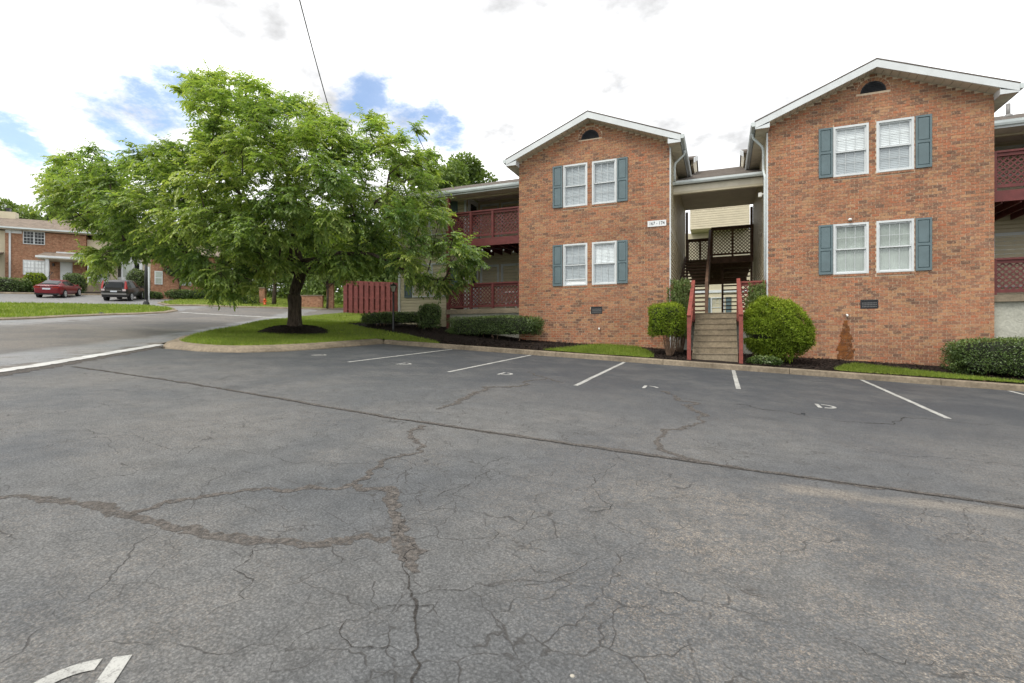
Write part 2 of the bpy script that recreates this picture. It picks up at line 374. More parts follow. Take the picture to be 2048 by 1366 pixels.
M = dict(
    brick=make_brick('brick_face'), mortar=make_mortar('mortar'), farbrick=None,
    muntin=plain('muntin_white', (0.50,0.53,0.54), 0.5, 0.05, 2.0, 0.0), white=plain('white_trim', (0.62,0.65,0.66), 0.5, 0.06, 2.0, 0.05, spec=0.4, dirt=0.12),
    gutter=plain('gutter_white', (0.56,0.61,0.61), 0.45, 0.08, 2.0, 0.03, spec=0.45, dirt=0.2),
    vinyl=plain('cream_siding', (0.58,0.52,0.38), 0.55, 0.06, 1.5, 0.08, 80, spec=0.3, dirt=0.10),
    soffit=plain('soffit_panel', (0.66,0.61,0.50), 0.6, 0.08, 2.5, 0.05, spec=0.3, dirt=0.15),
    shingle=make_shingle('shingle_brown', (0.135,0.115,0.098)), farshingle=make_shingle('shingle_tan', (0.25,0.205,0.165)),
    shutter=plain('slate_shutter', (0.105,0.152,0.165), 0.32, 0.10, 3.0, 0.08, 90, spec=0.5),
    vent=plain('black_vent', (0.018,0.020,0.024), 0.5, 0.2, 8, 0.1), blind=plain('white_blind', (0.84,0.87,0.88), 0.6, 0.05, 2, 0.0),
    darkroom=plain('dark_room', (0.020,0.024,0.022), 0.8, 0.5, 1.2, 0.0), tinted_blind=plain('green_tinted_blind', (0.36,0.40,0.36), 0.7, 0.12, 3, 0.0),  # green tint of this blind stands in for trees reflected in the panes
    glass=make_glass('window_glass'), screen=make_glass('screened_glass', (0.70,0.73,0.74)), redwood=plain('burgundy_wood', (0.125,0.030,0.028), 0.55, 0.18, 7, 0.25, 40, dirt=0.25),
    rail=plain('brick_red_rail', (0.225,0.056,0.042), 0.6, 0.22, 9, 0.3, 40, dirt=0.35), fence=plain('red_fence', (0.155,0.040,0.036), 0.75, 0.22, 5, 0.3, 40, dirt=0.3),
    darkwood=plain('brown_wood', (0.145,0.085,0.056), 0.7, 0.25, 6, 0.3, 40, dirt=0.2), ceiling=plain('porch_ceiling', (0.70,0.65,0.58), 0.8, 0.06, 2, 0.05),
    step=make_concrete('step_concrete', (0.30,0.25,0.175), 0.55), kerb=make_concrete('kerb_concrete', (0.27,0.222,0.16), 0.75), stucco=None,
    asphalt=make_asphalt('lot_asphalt'), road=make_asphalt('road_asphalt', True), paint=make_paint('stall_paint'), bandpaint=make_paint('band_paint', (0.52,0.52,0.50), 0.4),
    crack=make_crackfill('crack_silt', (0.122,0.110,0.099)), crackdark=make_crackfill('crack_dark', (0.048,0.044,0.040)), silt=make_crackfill('pale_silt', (0.27,0.240,0.205)),
    grass=make_grass('lawn_soil', (0.135,0.180,0.034), (0.21,0.245,0.050), (0.23,0.20,0.09)), farland=make_grass('field', (0.05,0.085,0.02), (0.085,0.12,0.03)), mulch=make_mulch('mulch_dark'), bark=make_bark('bark_brown'),
    blade=make_leaf('grass_blade', [(0.0,(0.11,0.175,0.028)),(0.6,(0.20,0.265,0.046)),(0.92,(0.28,0.32,0.068)),(1.0,(0.40,0.34,0.15))], 0.4, 0.6, 0.2),
    leaf=make_leaf('tree_leaf', [(0.0,(0.095,0.165,0.062)),(0.40,(0.185,0.270,0.084)),(0.80,(0.295,0.375,0.105)),(1.0,(0.41,0.46,0.14))], 0.5, 0.36, 0.6, 0.6),
    farleaf=make_leaf('far_leaf', [(0.0,(0.095,0.145,0.050)),(0.6,(0.175,0.245,0.072)),(1.0,(0.26,0.32,0.10))], 0.3, 0.6, 0.2, 0.3),
    pineleaf=make_leaf('pine_needle', [(0.0,(0.045,0.070,0.034)),(1.0,(0.095,0.130,0.055))], 0.15, 0.7, 0.2, 0.3),
    hedgeleaf=make_leaf('hedge_leaf', [(0.0,(0.040,0.074,0.020)),(0.6,(0.100,0.155,0.038)),(1.0,(0.21,0.27,0.07))], 0.15, 0.38, 0.5, 2.5),
    bushleaf=make_leaf('bright_bush_leaf', [(0.0,(0.085,0.140,0.012)),(0.6,(0.195,0.265,0.022)),(1.0,(0.32,0.37,0.040))], 0.25, 0.6, 0.2, 2.5),
    collleaf=make_leaf('column_leaf', [(0.0,(0.085,0.135,0.042)),(0.7,(0.175,0.235,0.070)),(1.0,(0.27,0.31,0.12))], 0.2, 0.5, 0.4, 2.5),
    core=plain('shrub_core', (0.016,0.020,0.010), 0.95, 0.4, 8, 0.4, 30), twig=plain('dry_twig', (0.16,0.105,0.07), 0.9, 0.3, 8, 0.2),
    black=plain('black_metal', (0.014,0.015,0.017), 0.4, 0.2, 8, 0.05, spec=0.5), lampglass=plain('frosted_lamp_glass', (0.62,0.60,0.50), 0.35, 0.05, 4, 0.0),
    sign=plain('white_sign', (0.72,0.74,0.75), 0.5, 0.04, 3, 0.0), signink=plain('black_ink', (0.02,0.022,0.026), 0.6, 0.1, 3, 0.0),
    stain=make_stain('rust_stain'), pvc=plain('white_plastic', (0.78,0.78,0.75), 0.4, 0.04, 3, 0.0),
    rubber=plain('tyre_rubber', (0.018,0.018,0.019), 0.8, 0.1, 8, 0.1), rim=plain('alloy_rim', (0.55,0.56,0.57), 0.35, 0.05, 8, 0.0),
    redpaint=plain('red_car_paint', (0.17,0.006,0.014), 0.35, 0.03, 3, 0.0, spec=0.35, Coat_Weight=0.5, Coat_Roughness=0.06),
    greypaint=plain('dark_grey_car_paint', (0.020,0.018,0.0175), 0.4, 0.03, 3, 0.0, spec=0.35, Coat_Weight=0.35, Coat_Roughness=0.1),
    silverpaint=plain('silver_trim', (0.20,0.195,0.19), 0.4, 0.03, 3, 0.0), carglass=plain('car_glass', (0.016,0.019,0.021), 0.08, 0.1, 3, 0.0, spec=0.35),
    chip=make_leaf('mulch_chip', [(0.0,(0.010,0.008,0.007)),(0.7,(0.040,0.028,0.022)),(0.95,(0.085,0.058,0.042)),(1.0,(0.26,0.18,0.11))], 0.0, 0.9, 0.15), taillight=plain('red_lens', (0.30,0.02,0.018), 0.2, 0.05, 3, 0.0, spec=0.6), lens=plain('pale_lens', (0.6,0.5,0.5), 0.2, 0.05, 3, 0.0), plate=plain('plate_white', (0.6,0.64,0.70), 0.5, 0.1, 30, 0.0),
    orange=plain('orange_plastic', (0.55,0.09,0.02), 0.5, 0.1, 6, 0.05), bulb=plain('clear_bulb', (0.6,0.62,0.58), 0.2, 0.05, 6, 0.0), pale=plain('pale_wood', (0.40,0.37,0.31), 0.8, 0.2, 6, 0.2),
    door=plain('white_door', (0.66,0.70,0.71), 0.45, 0.04, 2, 0.0),
)
def _stucco():
    t = NT('stucco_wall'); v = t.vadd(t.pos, t.scale(t.noisec(6, 3), 0.25)); h = t.voro(4.2, 'SMOOTH_F1', v); n = t.noise(2, 5)
    c = t.scale(t.mix(t.rng(n, 0.35, 0.7), (0.44,0.44,0.38), (0.36,0.36,0.31)), t.rng(t.noise(18, 4), 0.3, 0.7, 0.9, 1.08))
    return t.done(t.pbsdf(c, 0.9, 0.2, t.bump(t.math('SINE', t.math('MULTIPLY', h, 22.0)), 0.22, 0.012)))
M['stucco'] = _stucco()
def _farbrick():
    t = NT('far_brick'); ob = t.n('ShaderNodeTexCoord'); q = t.n('ShaderNodeTexBrick'); v = t.n('ShaderNodeMapping'); t.set(v.inputs['Vector'], ob.outputs['Object'])
    v.inputs['Rotation'].default_value = (RAD(90), 0, 0); t.set(q.inputs['Vector'], v.outputs[0])
    for k, w in (('Scale', 1.0), ('Mortar Size', 0.008), ('Brick Width', 0.21), ('Row Height', 0.081)): q.inputs[k].default_value = w
    q.inputs['Color1'].default_value = (0.27,0.115,0.065,1); q.inputs['Color2'].default_value = (0.36,0.19,0.115,1); q.inputs['Mortar'].default_value = (0.34,0.25,0.17,1)
    c = t.scale(q.outputs['Color'], t.rng(t.noise(5, 5, 0.7), 0.3, 0.7, 0.72, 1.25))
    return t.done(t.pbsdf(c, 0.9, 0.2, t.bump(q.outputs['Fac'], 0.3, 0.01)))
M['farbrick'] = _farbrick()

# ================================================================== terrain
def sst(a, b, x):
    q = min(1.0, max(0.0, (x-a)/(b-a))); return q*q*(3-2*q)
CS, CC = math.sin(RAD(22.2534)), math.cos(RAD(22.2534))
def H(x, y):
    """ground height: a planar lot tilted down to the right, steepening into a hill on the left"""
    t = -CS*x + CC*y
    return .045*y - .06*x + 1.25*(min(max(0.0, t-15), 60)/34)**2*sst(-8, -18, x)
def HFAR(x, y):
    r = math.hypot(x, y); k = 1.0 if r < 70 else 70/r
    return H(x*k, y*k)
def RISE(x): return .10 + .25*sst(-6, -10, x)*(1-sst(-13.5, -17.5, x))
def B(x, y):
    """planted ground behind the kerb"""
    return H(x, y) + .145 + RISE(x)*sst(14.6, 17.6, y)
def inpoly(poly, x, y):
    c = False; n = len(poly)
    for i in range(n):
        x1, y1 = poly[i]; x2, y2 = poly[(i+1) % n]
        if (y1 > y) != (y2 > y) and x < (x2-x1)*(y-y1)/(y2-y1)+x1: c = not c
    return c
def densify(poly, step):
    out = []
    for i in range(len(poly)):
        a = Vector(poly[i]); b = Vector(poly[(i+1) % len(poly)]); k = max(1, int((b-a).length/step))
        out += [tuple(a+(b-a)*(j/k)) for j in range(k)]
    return out
def sheet(name, poly, hf, step, mat, parent=None, jitter=0.0, bumpy=0.0, seed=1):
    rnd = random.Random(seed)
    pl = densify(poly, step); n = len(pl)
    xs = [p[0] for p in poly]; ys = [p[1] for p in poly]; pts = list(pl)
    y = min(ys)+step*.5
    while y < max(ys):
        x = min(xs)+step*.5
        while x < max(xs):
            px, py = x+rnd.uniform(-jitter, jitter)*step, y+rnd.uniform(-jitter, jitter)*step
            if inpoly(pl, px, py): pts.append((px, py))
            x += step
        y += step
    r = delaunay_2d_cdt([Vector(p) for p in pts], [(i, (i+1) % n) for i in range(n)], [], 1, 1e-5)
    mb = MB(); mb.v = [(p.x, p.y, hf(p.x, p.y) + (rnd.uniform(-bumpy, bumpy) if bumpy else 0)) for p in r[0]]
    mb.f = [tuple(f) for f in r[2]]; mb.r = [0.5]*len(mb.f)
    me = mb.mesh(name, True)
    if me.polygons and sum(p.normal.z for p in me.polygons) < 0: me.flip_normals()
    return add(name, me, mat, parent)

# one ground sheet out to the horizon
g = MB(); gx = [-420,-300,-220,-160,-120] + list(range(-100, 41, 5)) + [60,100,160,240,420]; gy = [-420,-200,-100,-60] + list(range(-40, 101, 5)) + [120,160,220,300,420]
g.v = [(x, y, HFAR(x, y)-.14) for y in gy for x in gx]; nx = len(gx)
g.f = [(j*nx+i, j*nx+i+1, (j+1)*nx+i+1, (j+1)*nx+i) for j in range(len(gy)-1) for i in range(nx-1)]; g.r = [0.5]*len(g.f)
tag(part('ground', g, M['farland'], None, True), 'rolling grassy ground under and around the buildings', None, None, 'structure')

# road and far lot
road = sheet('road', [(-11.25,4.55),(-9.2,-2),(-7,-14),(-45,-22),(-80,-10),(-78,8),(-69,14.6),(-50,35.5),(-44,40),(-26,70),(-16,62),(-21,30),(-20.8,18.5),(-17.8,13.4),(-15.8,10.75),(-14.3,9.3)], H, 1.6, M['road'])
tag(road, 'worn brown grey road climbing past the tree to the far houses', None, None, 'structure')
# car park
LOT = [(-11.15,4.5),(-9.1,-2),(-6.9,-14),(30,-14),(30,14.47),(-10.7,14.47),(-10.62,11.5),(-10.75,10.15),(-11.2,9.3),(-11.8,8.95),(-12.7,8.85),(-13.6,8.75),(-12.2,6.6)]
lot = sheet('parking_lot', LOT, lambda x, y: H(x, y)+.006, 2.0, M['asphalt'])
tag(lot, 'cracked grey asphalt car park sloping up to the building', None, None, 'structure')

def strip(name, pts, widths, mat, parent, off, hf=H, ragged=0.0, seed=3, frac=False):
    """ribbon lying on the ground along pts"""
    rnd = random.Random(seed); P = [Vector(p) for p in pts]; Q = []; Wd = []
    wl = widths if hasattr(widths, '__len__') else [widths]*len(P)
    for i in range(len(P)-1):
        k = max(1, int((P[i+1]-P[i]).length/(0.09 if ragged else 0.6)))
        for j in range(k): Q.append(P[i].lerp(P[i+1], j/k)); Wd.append(wl[i]+(wl[i+1]-wl[i])*j/k)
    Q.append(P[-1]); Wd.append(wl[-1]); mb = MB()
    if frac:
        def sub_(a, b, wa, wb, out, ow):
            L = (b-a).length
            if L < .05: out.append(b); ow.append(wb); return
            d = (b-a)/L; m = (a+b)/2+Vector((-d.y, d.x))*rnd.gauss(0, .13*L); wm = (wa+wb)/2*rnd.uniform(.55, 1.45); sub_(a, m, wa, wm, out, ow); sub_(m, b, wm, wb, out, ow)
        Q = [P[0]]; Wd = [wl[0]]
        for i in range(len(P)-1): sub_(P[i], P[i+1], wl[i], wl[i+1], Q, Wd)
    wob = [0.0, 0.0]
    for i, q in enumerate(Q):
        d = (Q[min(i+1, len(Q)-1)]-Q[max(i-1, 0)]).normalized(); nrm = Vector((-d.y, d.x))
        wob[0] = wob[0]*.7+rnd.gauss(0, ragged); off2 = nrm*(wob[0]*.5)
        a = Wd[i]/2*(1+rnd.uniform(-1, 1)*min(.5, ragged*25)); b = Wd[i]/2*(1+rnd.uniform(-1, 1)*min(.5, ragged*25))
        for w in (-a, b):
            p = q+off2+nrm*w; mb.v.append((p.x, p.y, hf(p.x, p.y)+off))
    for i in range(len(Q)-1): mb.f.append((2*i+1, 2*i, 2*i+2, 2*i+3)); mb.r.append(.5)
    return part(name, mb, mat, parent)

# stall lines
for i, (x, y0, y1) in enumerate(((-7.94,9.45,14.36),(-5.28,9.35,14.36),(-2.50,9.15,14.36),(0.28,10.7,14.36),(3.07,9.4,14.36),(5.78,9.3,14.36))):
    strip('stall_line', [(x+.02, y0),(x, y1)], .088, M['paint'], lot, .0105, ragged=.003, seed=20+i)
# stencilled letter D in the stalls, with the stencil's bridges
def letter(cx, cy, rot, size, parts_, seed):
    mb = MB(); hgt, wid, th = size, size*.74, size*.155
    def P(u, v):
        a = (u-wid/2)*math.cos(rot)-(v-hgt/2)*math.sin(rot); b = (u-wid/2)*math.sin(rot)+(v-hgt/2)*math.cos(rot)
        x, y = cx+a, cy+b; return (x, y, H(x, y)+.0105)
    if 'stem' in parts_: mb.quadlist([P(0,0),P(th,0),P(th,hgt),P(0,hgt)], [(0,1,2,3)])
    def arc(a0, a1):
        o = len(mb.v); n = 10
        for k in range(n+1):
            a = a0+(a1-a0)*k/n
            for r in (1.0, 1.0-th/(hgt/2)):
                mb.v.append(P(th*1.55+max(0.0, math.cos(a))*(wid-th*1.55)*(1 if r == 1 else (wid-th*2.55)/(wid-th*1.55)), hgt/2+math.sin(a)*hgt/2*r))
        for k in range(n): mb.f.append((o+2*k+1, o+2*k, o+2*k+2, o+2*k+3)); mb.r.append(.5)
    if 'top' in parts_: arc(RAD(4), RAD(90))
    if 'bottom' in parts_: arc(RAD(-90), RAD(-4))
    return part('painted_letter', mb, M['paint'], lot)
letter(1.55, 9.47, 0, .38, ('stem','top','bottom'), 1); letter(-4.16, 9.85, 0, .38, ('stem','top','bottom'), 2)
letter(-6.74, 9.98, 0, .38, ('stem','top','bottom'), 3); letter(-9.44, 10.2, 0, .38, ('stem','top','bottom'), 4); letter(-1.22, 9.82, 0, .38, ('stem','top'), 5)
letter(-2.062, 1.005, RAD(218.5), .40, ('stem','top','bottom'), 6)

# paving joint and silted cracks
strip('paving_joint', [(-11.0,5.62),(-7.5,5.50),(-3.76,5.14),(-2.86,5.12),(-1.39,5.09),(-.19,5.07),(1.0,5.08),(2.0,5.09),(8,5.12),(20,5.2)], .030, M['crackdark'], lot, .0100, ragged=.012, seed=5)
strip('paving_joint', [(-11.0,5.65),(-7.5,5.53),(-3.76,5.17),(-1.39,5.12),(1.0,5.11),(2.0,5.12),(8,5.15)], .085, M['crack'], lot, .0082, ragged=.02, seed=6)
for i, (p, w, m) in enumerate((
    ([(-5.2,1.55),(-4.4,1.84),(-3.98,1.98),(-3.44,2.04),(-3.25,2.04),(-2.79,2.06),(-2.42,2.14),(-2.1,2.27),(-1.79,2.49)], [.05,.06,.07,.09,.07,.07,.09,.1,.07], 'crack'),
    ([(-3.44,2.04),(-3.43,2.28),(-3.21,2.55),(-2.84,2.86),(-2.58,3.1),(-2.34,3.14),(-2.08,2.95)], [.05,.06,.06,.06,.07,.07,.09], 'crack'),
    ([(-2.08,2.95),(-1.87,2.69),(-1.74,2.53),(-1.56,2.35),(-1.46,2.23)], [.10,.08,.12,.11,.05], 'crack'),
    ([(-2.0,2.85),(-1.85,2.67),(-1.72,2.51),(-1.56,2.33),(-1.46,2.2),(-1.4,2.1),(-1.35,2.05),(-1.24,1.91),(-1.14,1.78),(-1.13,1.72),(-1.05,1.59),(-.98,1.4)], [.01,.012,.008,.012,.014,.016,.02,.02,.016,.02,.018,.02], 'crackdark'),
    ([(-1.13,1.72),(-1.32,1.66),(-1.47,1.70),(-1.5,1.78),(-1.38,1.95),(-1.22,2.03),(-1.14,1.96)], .012, 'crackdark'), ([(-1.5,1.78),(-1.58,1.66),(-1.6,1.5)], .012, 'crackdark'),
    ([(-1.36,2.06),(-1.15,2.2),(-.95,2.42),(-.72,2.6),(-.6,2.9)], .010, 'crackdark'), ([(-2.42,2.14),(-2.3,1.98),(-2.28,1.86),(-2.12,1.84),(-2.02,1.7),(-2.05,1.55)], .010, 'crackdark'),
    ([(-2.58,3.1),(-2.7,3.62),(-2.9,4.46),(-3.16,5.02)], [.05,.05,.05,.08], 'crack'),
    ([(-3.24,9.8),(-3.41,9.24),(-3.67,8.08),(-3.59,7.06),(-3.48,6.31),(-3.5,5.9)], [.05,.06,.09,.10,.08,.03], 'crack'), ([(-3.9,10.57),(-3.24,9.8),(-2.8,9.38)], [.03,.06,.04], 'crack'),
    ([(-1.0,9.5),(-.72,8.94),(-.39,7.92),(-.3,7.37),(-.42,6.63),(-.61,5.95),(-.64,5.69),(-.48,5.34),(-.19,5.13)], [.08,.06,.07,.07,.06,.06,.06,.08,.12], 'crack'),
    ([(-.6,8.9),(-.36,8.8),(.41,8.81),(1.05,8.43),(1.63,8.23),(2.2,8.48),(2.87,9.19),(4.4,9.6)], .035, 'crackdark'), ([(1.3,6.7),(2.2,6.6),(3.3,6.4),(4.6,6.1)], .022, 'crackdark'),
    ([(.4,2.6),(.62,2.5),(.86,2.52),(1.1,2.35),(1.4,2.3),(1.75,2.1)], .010, 'crackdark'), ([(.1,1.9),(.34,1.85),(.5,1.72),(.75,1.7),(.95,1.55)], .011, 'crackdark'), ([(.5,1.72),(.55,1.5),(.48,1.3)], .012, 'crackdark'),
    ([(.62,2.5),(.66,2.25),(.75,1.95),(.75,1.7)], .009, 'crackdark'), ([(-.4,2.7),(-.15,2.6),(.1,2.62),(.4,2.6)], .009, 'crackdark'),
    ([(1.1,2.35),(1.1,2.05),(1.25,1.8)], .010, 'crackdark'), ([(-6.0,3.0),(-5.3,3.2),(-4.7,3.1),(-4.0,3.35),(-3.3,3.3),(-2.7,3.62)], .012, 'crackdark'),
    ([(-1.6,4.6),(-1.9,4.0),(-1.8,3.5),(-2.08,2.95)], .011, 'crackdark'), ([(-.9,4.9),(-1.0,4.2),(-.8,3.7),(-.85,3.2)], .010, 'crackdark'))):
    if m == 'crackdark':
        w = [v*.55 for v in w] if hasattr(w, '__len__') else w*.40; w = w if hasattr(w, '__len__') else [w*.5]+[w]*(len(p)-2)+[w*.3]
    strip('crack', p, w, M[m], lot, .0085+.0006*(i % 5), ragged=.003 if m == 'crackdark' else .012, seed=40+i, frac=True)

# painted band across the lot entrance, with its ragged gutter strip
BAND = [(-9.3,.6),(-11.1,4.66),(-11.75,5.72),(-12.75,7.15),(-14.3,9.38)]
tag(strip('entrance_band', BAND, .27, M['bandpaint'], None, .020, ragged=.006, seed=8), 'white painted band across the car park entrance', None, None, 'structure')
tag(strip('gutter_strip', [(x+.27, y-.13) for x, y in BAND], .5, M['crack'], None, .012, ragged=.012, seed=9), 'silted brown gutter strip beside the white painted band', None, None, 'structure')
tag(strip('crossing_band', [(-31.6,22.0),(-29.05,22.4),(-25.9,22.95),(-22.6,23.7)], .32, M['bandpaint'], None, .012, ragged=.02, seed=10), 'thin white painted line across the road behind the tree', None, None, 'structure')

# ------------------------------------------------------------------ kerbs
def kerb(name, path, prof, mat, label, hf=H):
    """profile (offset to the left of the path, height) swept along the path"""
    P = [Vector(p) for p in path]; Q = []
    for i in range(len(P)-1):
        k = max(1, int((P[i+1]-P[i]).length/.5)); Q += [P[i].lerp(P[i+1], j/k) for j in range(k)]
    Q.append(P[-1]); mb = MB(); n = len(prof)
    for i, q in enumerate(Q):
        d = (Q[min(i+1, len(Q)-1)]-Q[max(i-1, 0)]).normalized(); nl = Vector((-d.y, d.x))
        for o, h in prof: p = q+nl*o; mb.v.append((p.x, p.y, hf(p.x, p.y)+h))
    for i in range(len(Q)-1):
        for k in range(n-1): mb.f.append((i*n+k+1, i*n+k, (i+1)*n+k, (i+1)*n+k+1)); mb.r.append(.5)
    mb.f.append(tuple(range(n))); mb.f.append(tuple(range((len(Q)-1)*n, len(Q)*n))[::-1]); mb.r += [.5, .5]
    return tag(part(name, mb, mat), label, None, None, 'structure')
def smooth(pts, it=2):
    for _ in range(it):
        q = [pts[0]]
        for a, b in zip(pts, pts[1:]): q += [(a[0]*.75+b[0]*.25, a[1]*.75+b[1]*.25), (a[0]*.25+b[0]*.75, a[1]*.25+b[1]*.75)]
        pts = q+[pts[-1]]
    return pts
ISL = smooth([(-10.66,14.66),(-10.63,12.7),(-10.61,11.4),(-10.78,10.1),(-11.2,9.25),(-11.8,8.88),(-12.65,8.78),(-13.5,8.95),(-14.15,9.3),(-14.75,9.95),(-15.8,10.9)])
ISLB = [(-15.8,10.9),(-17.63,13.39),(-20.5,18.18),(-22.4,22.6),(-23.6,27.0)]
kerb('island_kerb', ISL[::-1], [(0,-.08),(.03,.03),(.10,.10),(.20,.135),(.42,.155),(.42,-.08)], M['kerb'], 'rounded tan concrete kerb round the tree island')
kerb('island_edge', ISLB[::-1], [(0,-.08),(.02,.05),(.06,.07),(.16,.075),(.16,-.08)], M['kerb'], 'low concrete edge between road and tree lawn')
# straight kerb in cast lengths
kb = None
for i in range(14):
    x0, x1 = -10.62+i*3.05, -10.62+(i+1)*3.05-.012
    k = kerb('kerb', [(x0,14.47),(x1,14.47)], [(0,-.08),(.015,.125),(.035,.145),(.16,.148),(.16,-.08)], M['kerb'], None)
    if kb is None:
        kb = k; tag(kb, 'straight tan concrete kerb along the parking stalls', None, None, 'structure')
    else:
        k.parent = kb; k.name = 'kerb_length'
        if 'kind' in k: del k['kind']

# ------------------------------------------------------------------ planted ground
BED = [(-10.75,14.63),(30,14.63),(30,20.3),(-13.2,19.0),(-14.2,16.9),(-13.0,16.45),(-12.0,16.15),(-10.0,15.55),(-8.6,15.0),(-8.3,14.75)]
bed = sheet('planting_bed', [(-8.5,14.63),(30,14.63),(30,20.3),(-14.0,20.3),(-14.6,17.15),(-13.0,16.5),(-12.0,16.25),(-10.4,15.75),(-9.0,15.1)], lambda x, y: B(x, y)+.01, .35, M['mulch'], None, .3, .012, 4)
tag(bed, 'dark bark mulch bed along the foot of the building', None, None, 'structure')
def inset(pts, d):
    P = [Vector(p) for p in pts]; out = []
    for i, q in enumerate(P):
        t = (P[min(i+1, len(P)-1)]-P[max(i-1, 0)]).normalized(); out.append(tuple(q+Vector((t.y, -t.x))*d))
    return out
LAWN = inset(ISL, .40)+[(x+.15, y) for x, y in ISLB[1:]]+[(-23.0,31),(-14,33),(-13.6,20.3),(-14.6,17.15),(-13.0,16.5),(-12.0,16.25),(-10.4,15.75),(-9.0,15.1),(-8.5,14.65),(-10.4,14.65)]
lawn = sheet('lawn', LAWN, lambda x, y: B(x, y)+.004, .6, M['grass'], None, .25, .008, 5)
tag(lawn, 'mown lawn of the tree island', None, None, 'structure')
GP1 = [(-5.0,14.66),(-4.6,15.5),(-4.2,16.6),(-3.8,17.3),(-2.6,17.3),(-2.0,16.0),(-1.75,14.9),(-1.9,14.66)]
GP2 = [(2.6,14.9),(3.0,15.9),(3.4,16.5),(4.2,16.0),(5.2,15.4),(6.2,15.0),(6.4,14.72),(2.7,14.68)]
tag(sheet('grass_patch', GP1, lambda x, y: B(x, y)+.025, .3, M['grass'], None, .2, .01, 6), 'green grass patch below the left gable wall', None, None, 'structure')
tag(sheet('grass_patch', GP2, lambda x, y: B(x, y)+.025, .3, M['grass'], None, .2, .01, 7), 'green grass sliver below the right gable wall', None, None, 'structure')
VERGE = [(-28.2,11.2),(-28.9,13.1),(-30.0,15.0),(-30.7,17.0),(-30.95,18.8),(-31.6,20.9),(-33.1,22.6),(-35.6,24.0),(-38.8,24.3),(-40.6,22.3),(-42.7,20.4),(-44.2,18.4),(-50,12.5),(-52,2),(-30,-6),(-27,2)]
HV = lambda x, y: H(x, y)+.09
tag(sheet('verge', VERGE, HV, 1.0, M['grass'], None, .2, .015, 8), 'grass verge between the road and the far parking', None, None, 'structure')
kerb('verge_kerb', ([(-27.0,2.0),(-28.2,11.2),(-28.9,13.1),(-30.0,15.0),(-30.7,17.0),(-30.95,18.8),(-31.6,20.9),(-33.1,22.6),(-35.6,24.0),(-38.8,24.3)]), [(-.25,-.06),(-.2,.06),(0,.10),(.1,.10),(.1,-.05)], M['kerb'], 'pale concrete kerb of the roadside verge')
FARISL = [(-41.2,26.9),(-38.3,25.6),(-37.2,27.4),(-34.6,28.4),(-32.0,30.3),(-29.5,31.9),(-28.3,34.5),(-27,45),(-48,50),(-50,38),(-45.0,31.5)]
tag(sheet('far_lawn', FARISL, lambda x, y: H(x, y)+.1, 1.2, M['grass'], None, .2, .015, 9), 'grass across the road behind the tree', None, None, 'structure')
kerb('far_kerb', [(-41.2,26.9),(-38.3,25.6),(-37.2,27.4),(-34.6,28.4),(-32.0,30.3),(-29.5,31.9),(-28.3,34.5)], [(-.1,-.06),(-.08,.08),(.0,.11),(.25,.11),(.25,-.05)], M['kerb'], 'tan kerb across the road behind the tree trunk')

# blades of grass (nobody could count them)
def blades(name, poly, hf, n, hgt, wid, label, seed, bias=None):
    rs = np.random.RandomState(seed); xs = [p[0] for p in poly]; ys = [p[1] for p in poly]; P = []
    while len(P) < n:
        x, y = rs.uniform(min(xs), max(xs)), rs.uniform(min(ys), max(ys))
        if inpoly(poly, x, y) and (bias is None or rs.rand() < bias(x, y)): P.append((x, y, hf(x, y)))
    P = np.array(P); a = rs.uniform(0, 2*np.pi, n); h = hgt*rs.uniform(.55, 1.25, n); l = rs.normal(0, .35, (n, 2))*h[:, None]
    dx, dy = np.cos(a)*wid/2, np.sin(a)*wid/2
    V = np.empty((n, 3, 3)); V[:, 0] = P; V[:, 1] = P; V[:, 2] = P
    V[:, 0, 0] -= dx; V[:, 0, 1] -= dy; V[:, 1, 0] += dx; V[:, 1, 1] += dy
    V[:, 2, :2] += l; V[:, 2, 2] += h; V[:, :2, 2] -= .01
    o = add(name, tri_mesh(name, V.reshape(-1, 3), np.arange(3*n).reshape(-1, 3), rs.beta(2, 2, n)), M['blade'])
    return tag(o, label, 'grass', None, 'stuff')
blades('grass', LAWN, B, 70000, .075, .016, 'short mown grass of the tree island lawn', 1, lambda x, y: 1.0 if y < 20 else .35)
blades('grass', GP1, lambda x, y: B(x, y)+.02, 9000, .08, .014, 'grass of the patch below the left gable wall', 2)
blades('grass', GP2, lambda x, y: B(x, y)+.02, 7000, .07, .014, 'grass of the sliver below the right gable wall', 3)
blades('grass', VERGE, HV, 45000, .12, .035, 'bright grass of the roadside verge on the left', 4)
blades('grass', FARISL, lambda x, y: H(x, y)+.1, 12000, .12, .05, 'far grass across the road behind the tree', 5)

# ================================================================== apartment building
YF = 17.4
apt = thing('apartment_building', 'two storey brick and cream siding apartment building with twin gables and open breezeway', 'building', (0, YF, H(0, YF)))
BLOCKS = [dict(x0=-6.84, x1=-1.57, dz=-.03, up=(6.10,7.585), win=((-5.17,-4.30),(-4.137,-3.287)), shut=((-5.545,-5.185),(-3.272,-2.915)), vc=(-4.205,8.385), crawl=(-4.172,-3.777,2.33,2.58)),
          dict(x0=1.31, x1=6.69, dz=.03, up=(6.175,7.635), win=((3.02,3.893),(4.076,4.954)), shut=((2.648,3.006),(4.978,5.345)), vc=(4.0,8.487), crawl=(3.689,4.118,2.317,2.572))]
LOW = (3.335, 4.80); SL = .41; BH, BL = .0813, .2032
def zsof(b, x): return 9.0+b['dz']-SL*abs(x-(b['x0']+b['x1'])/2)

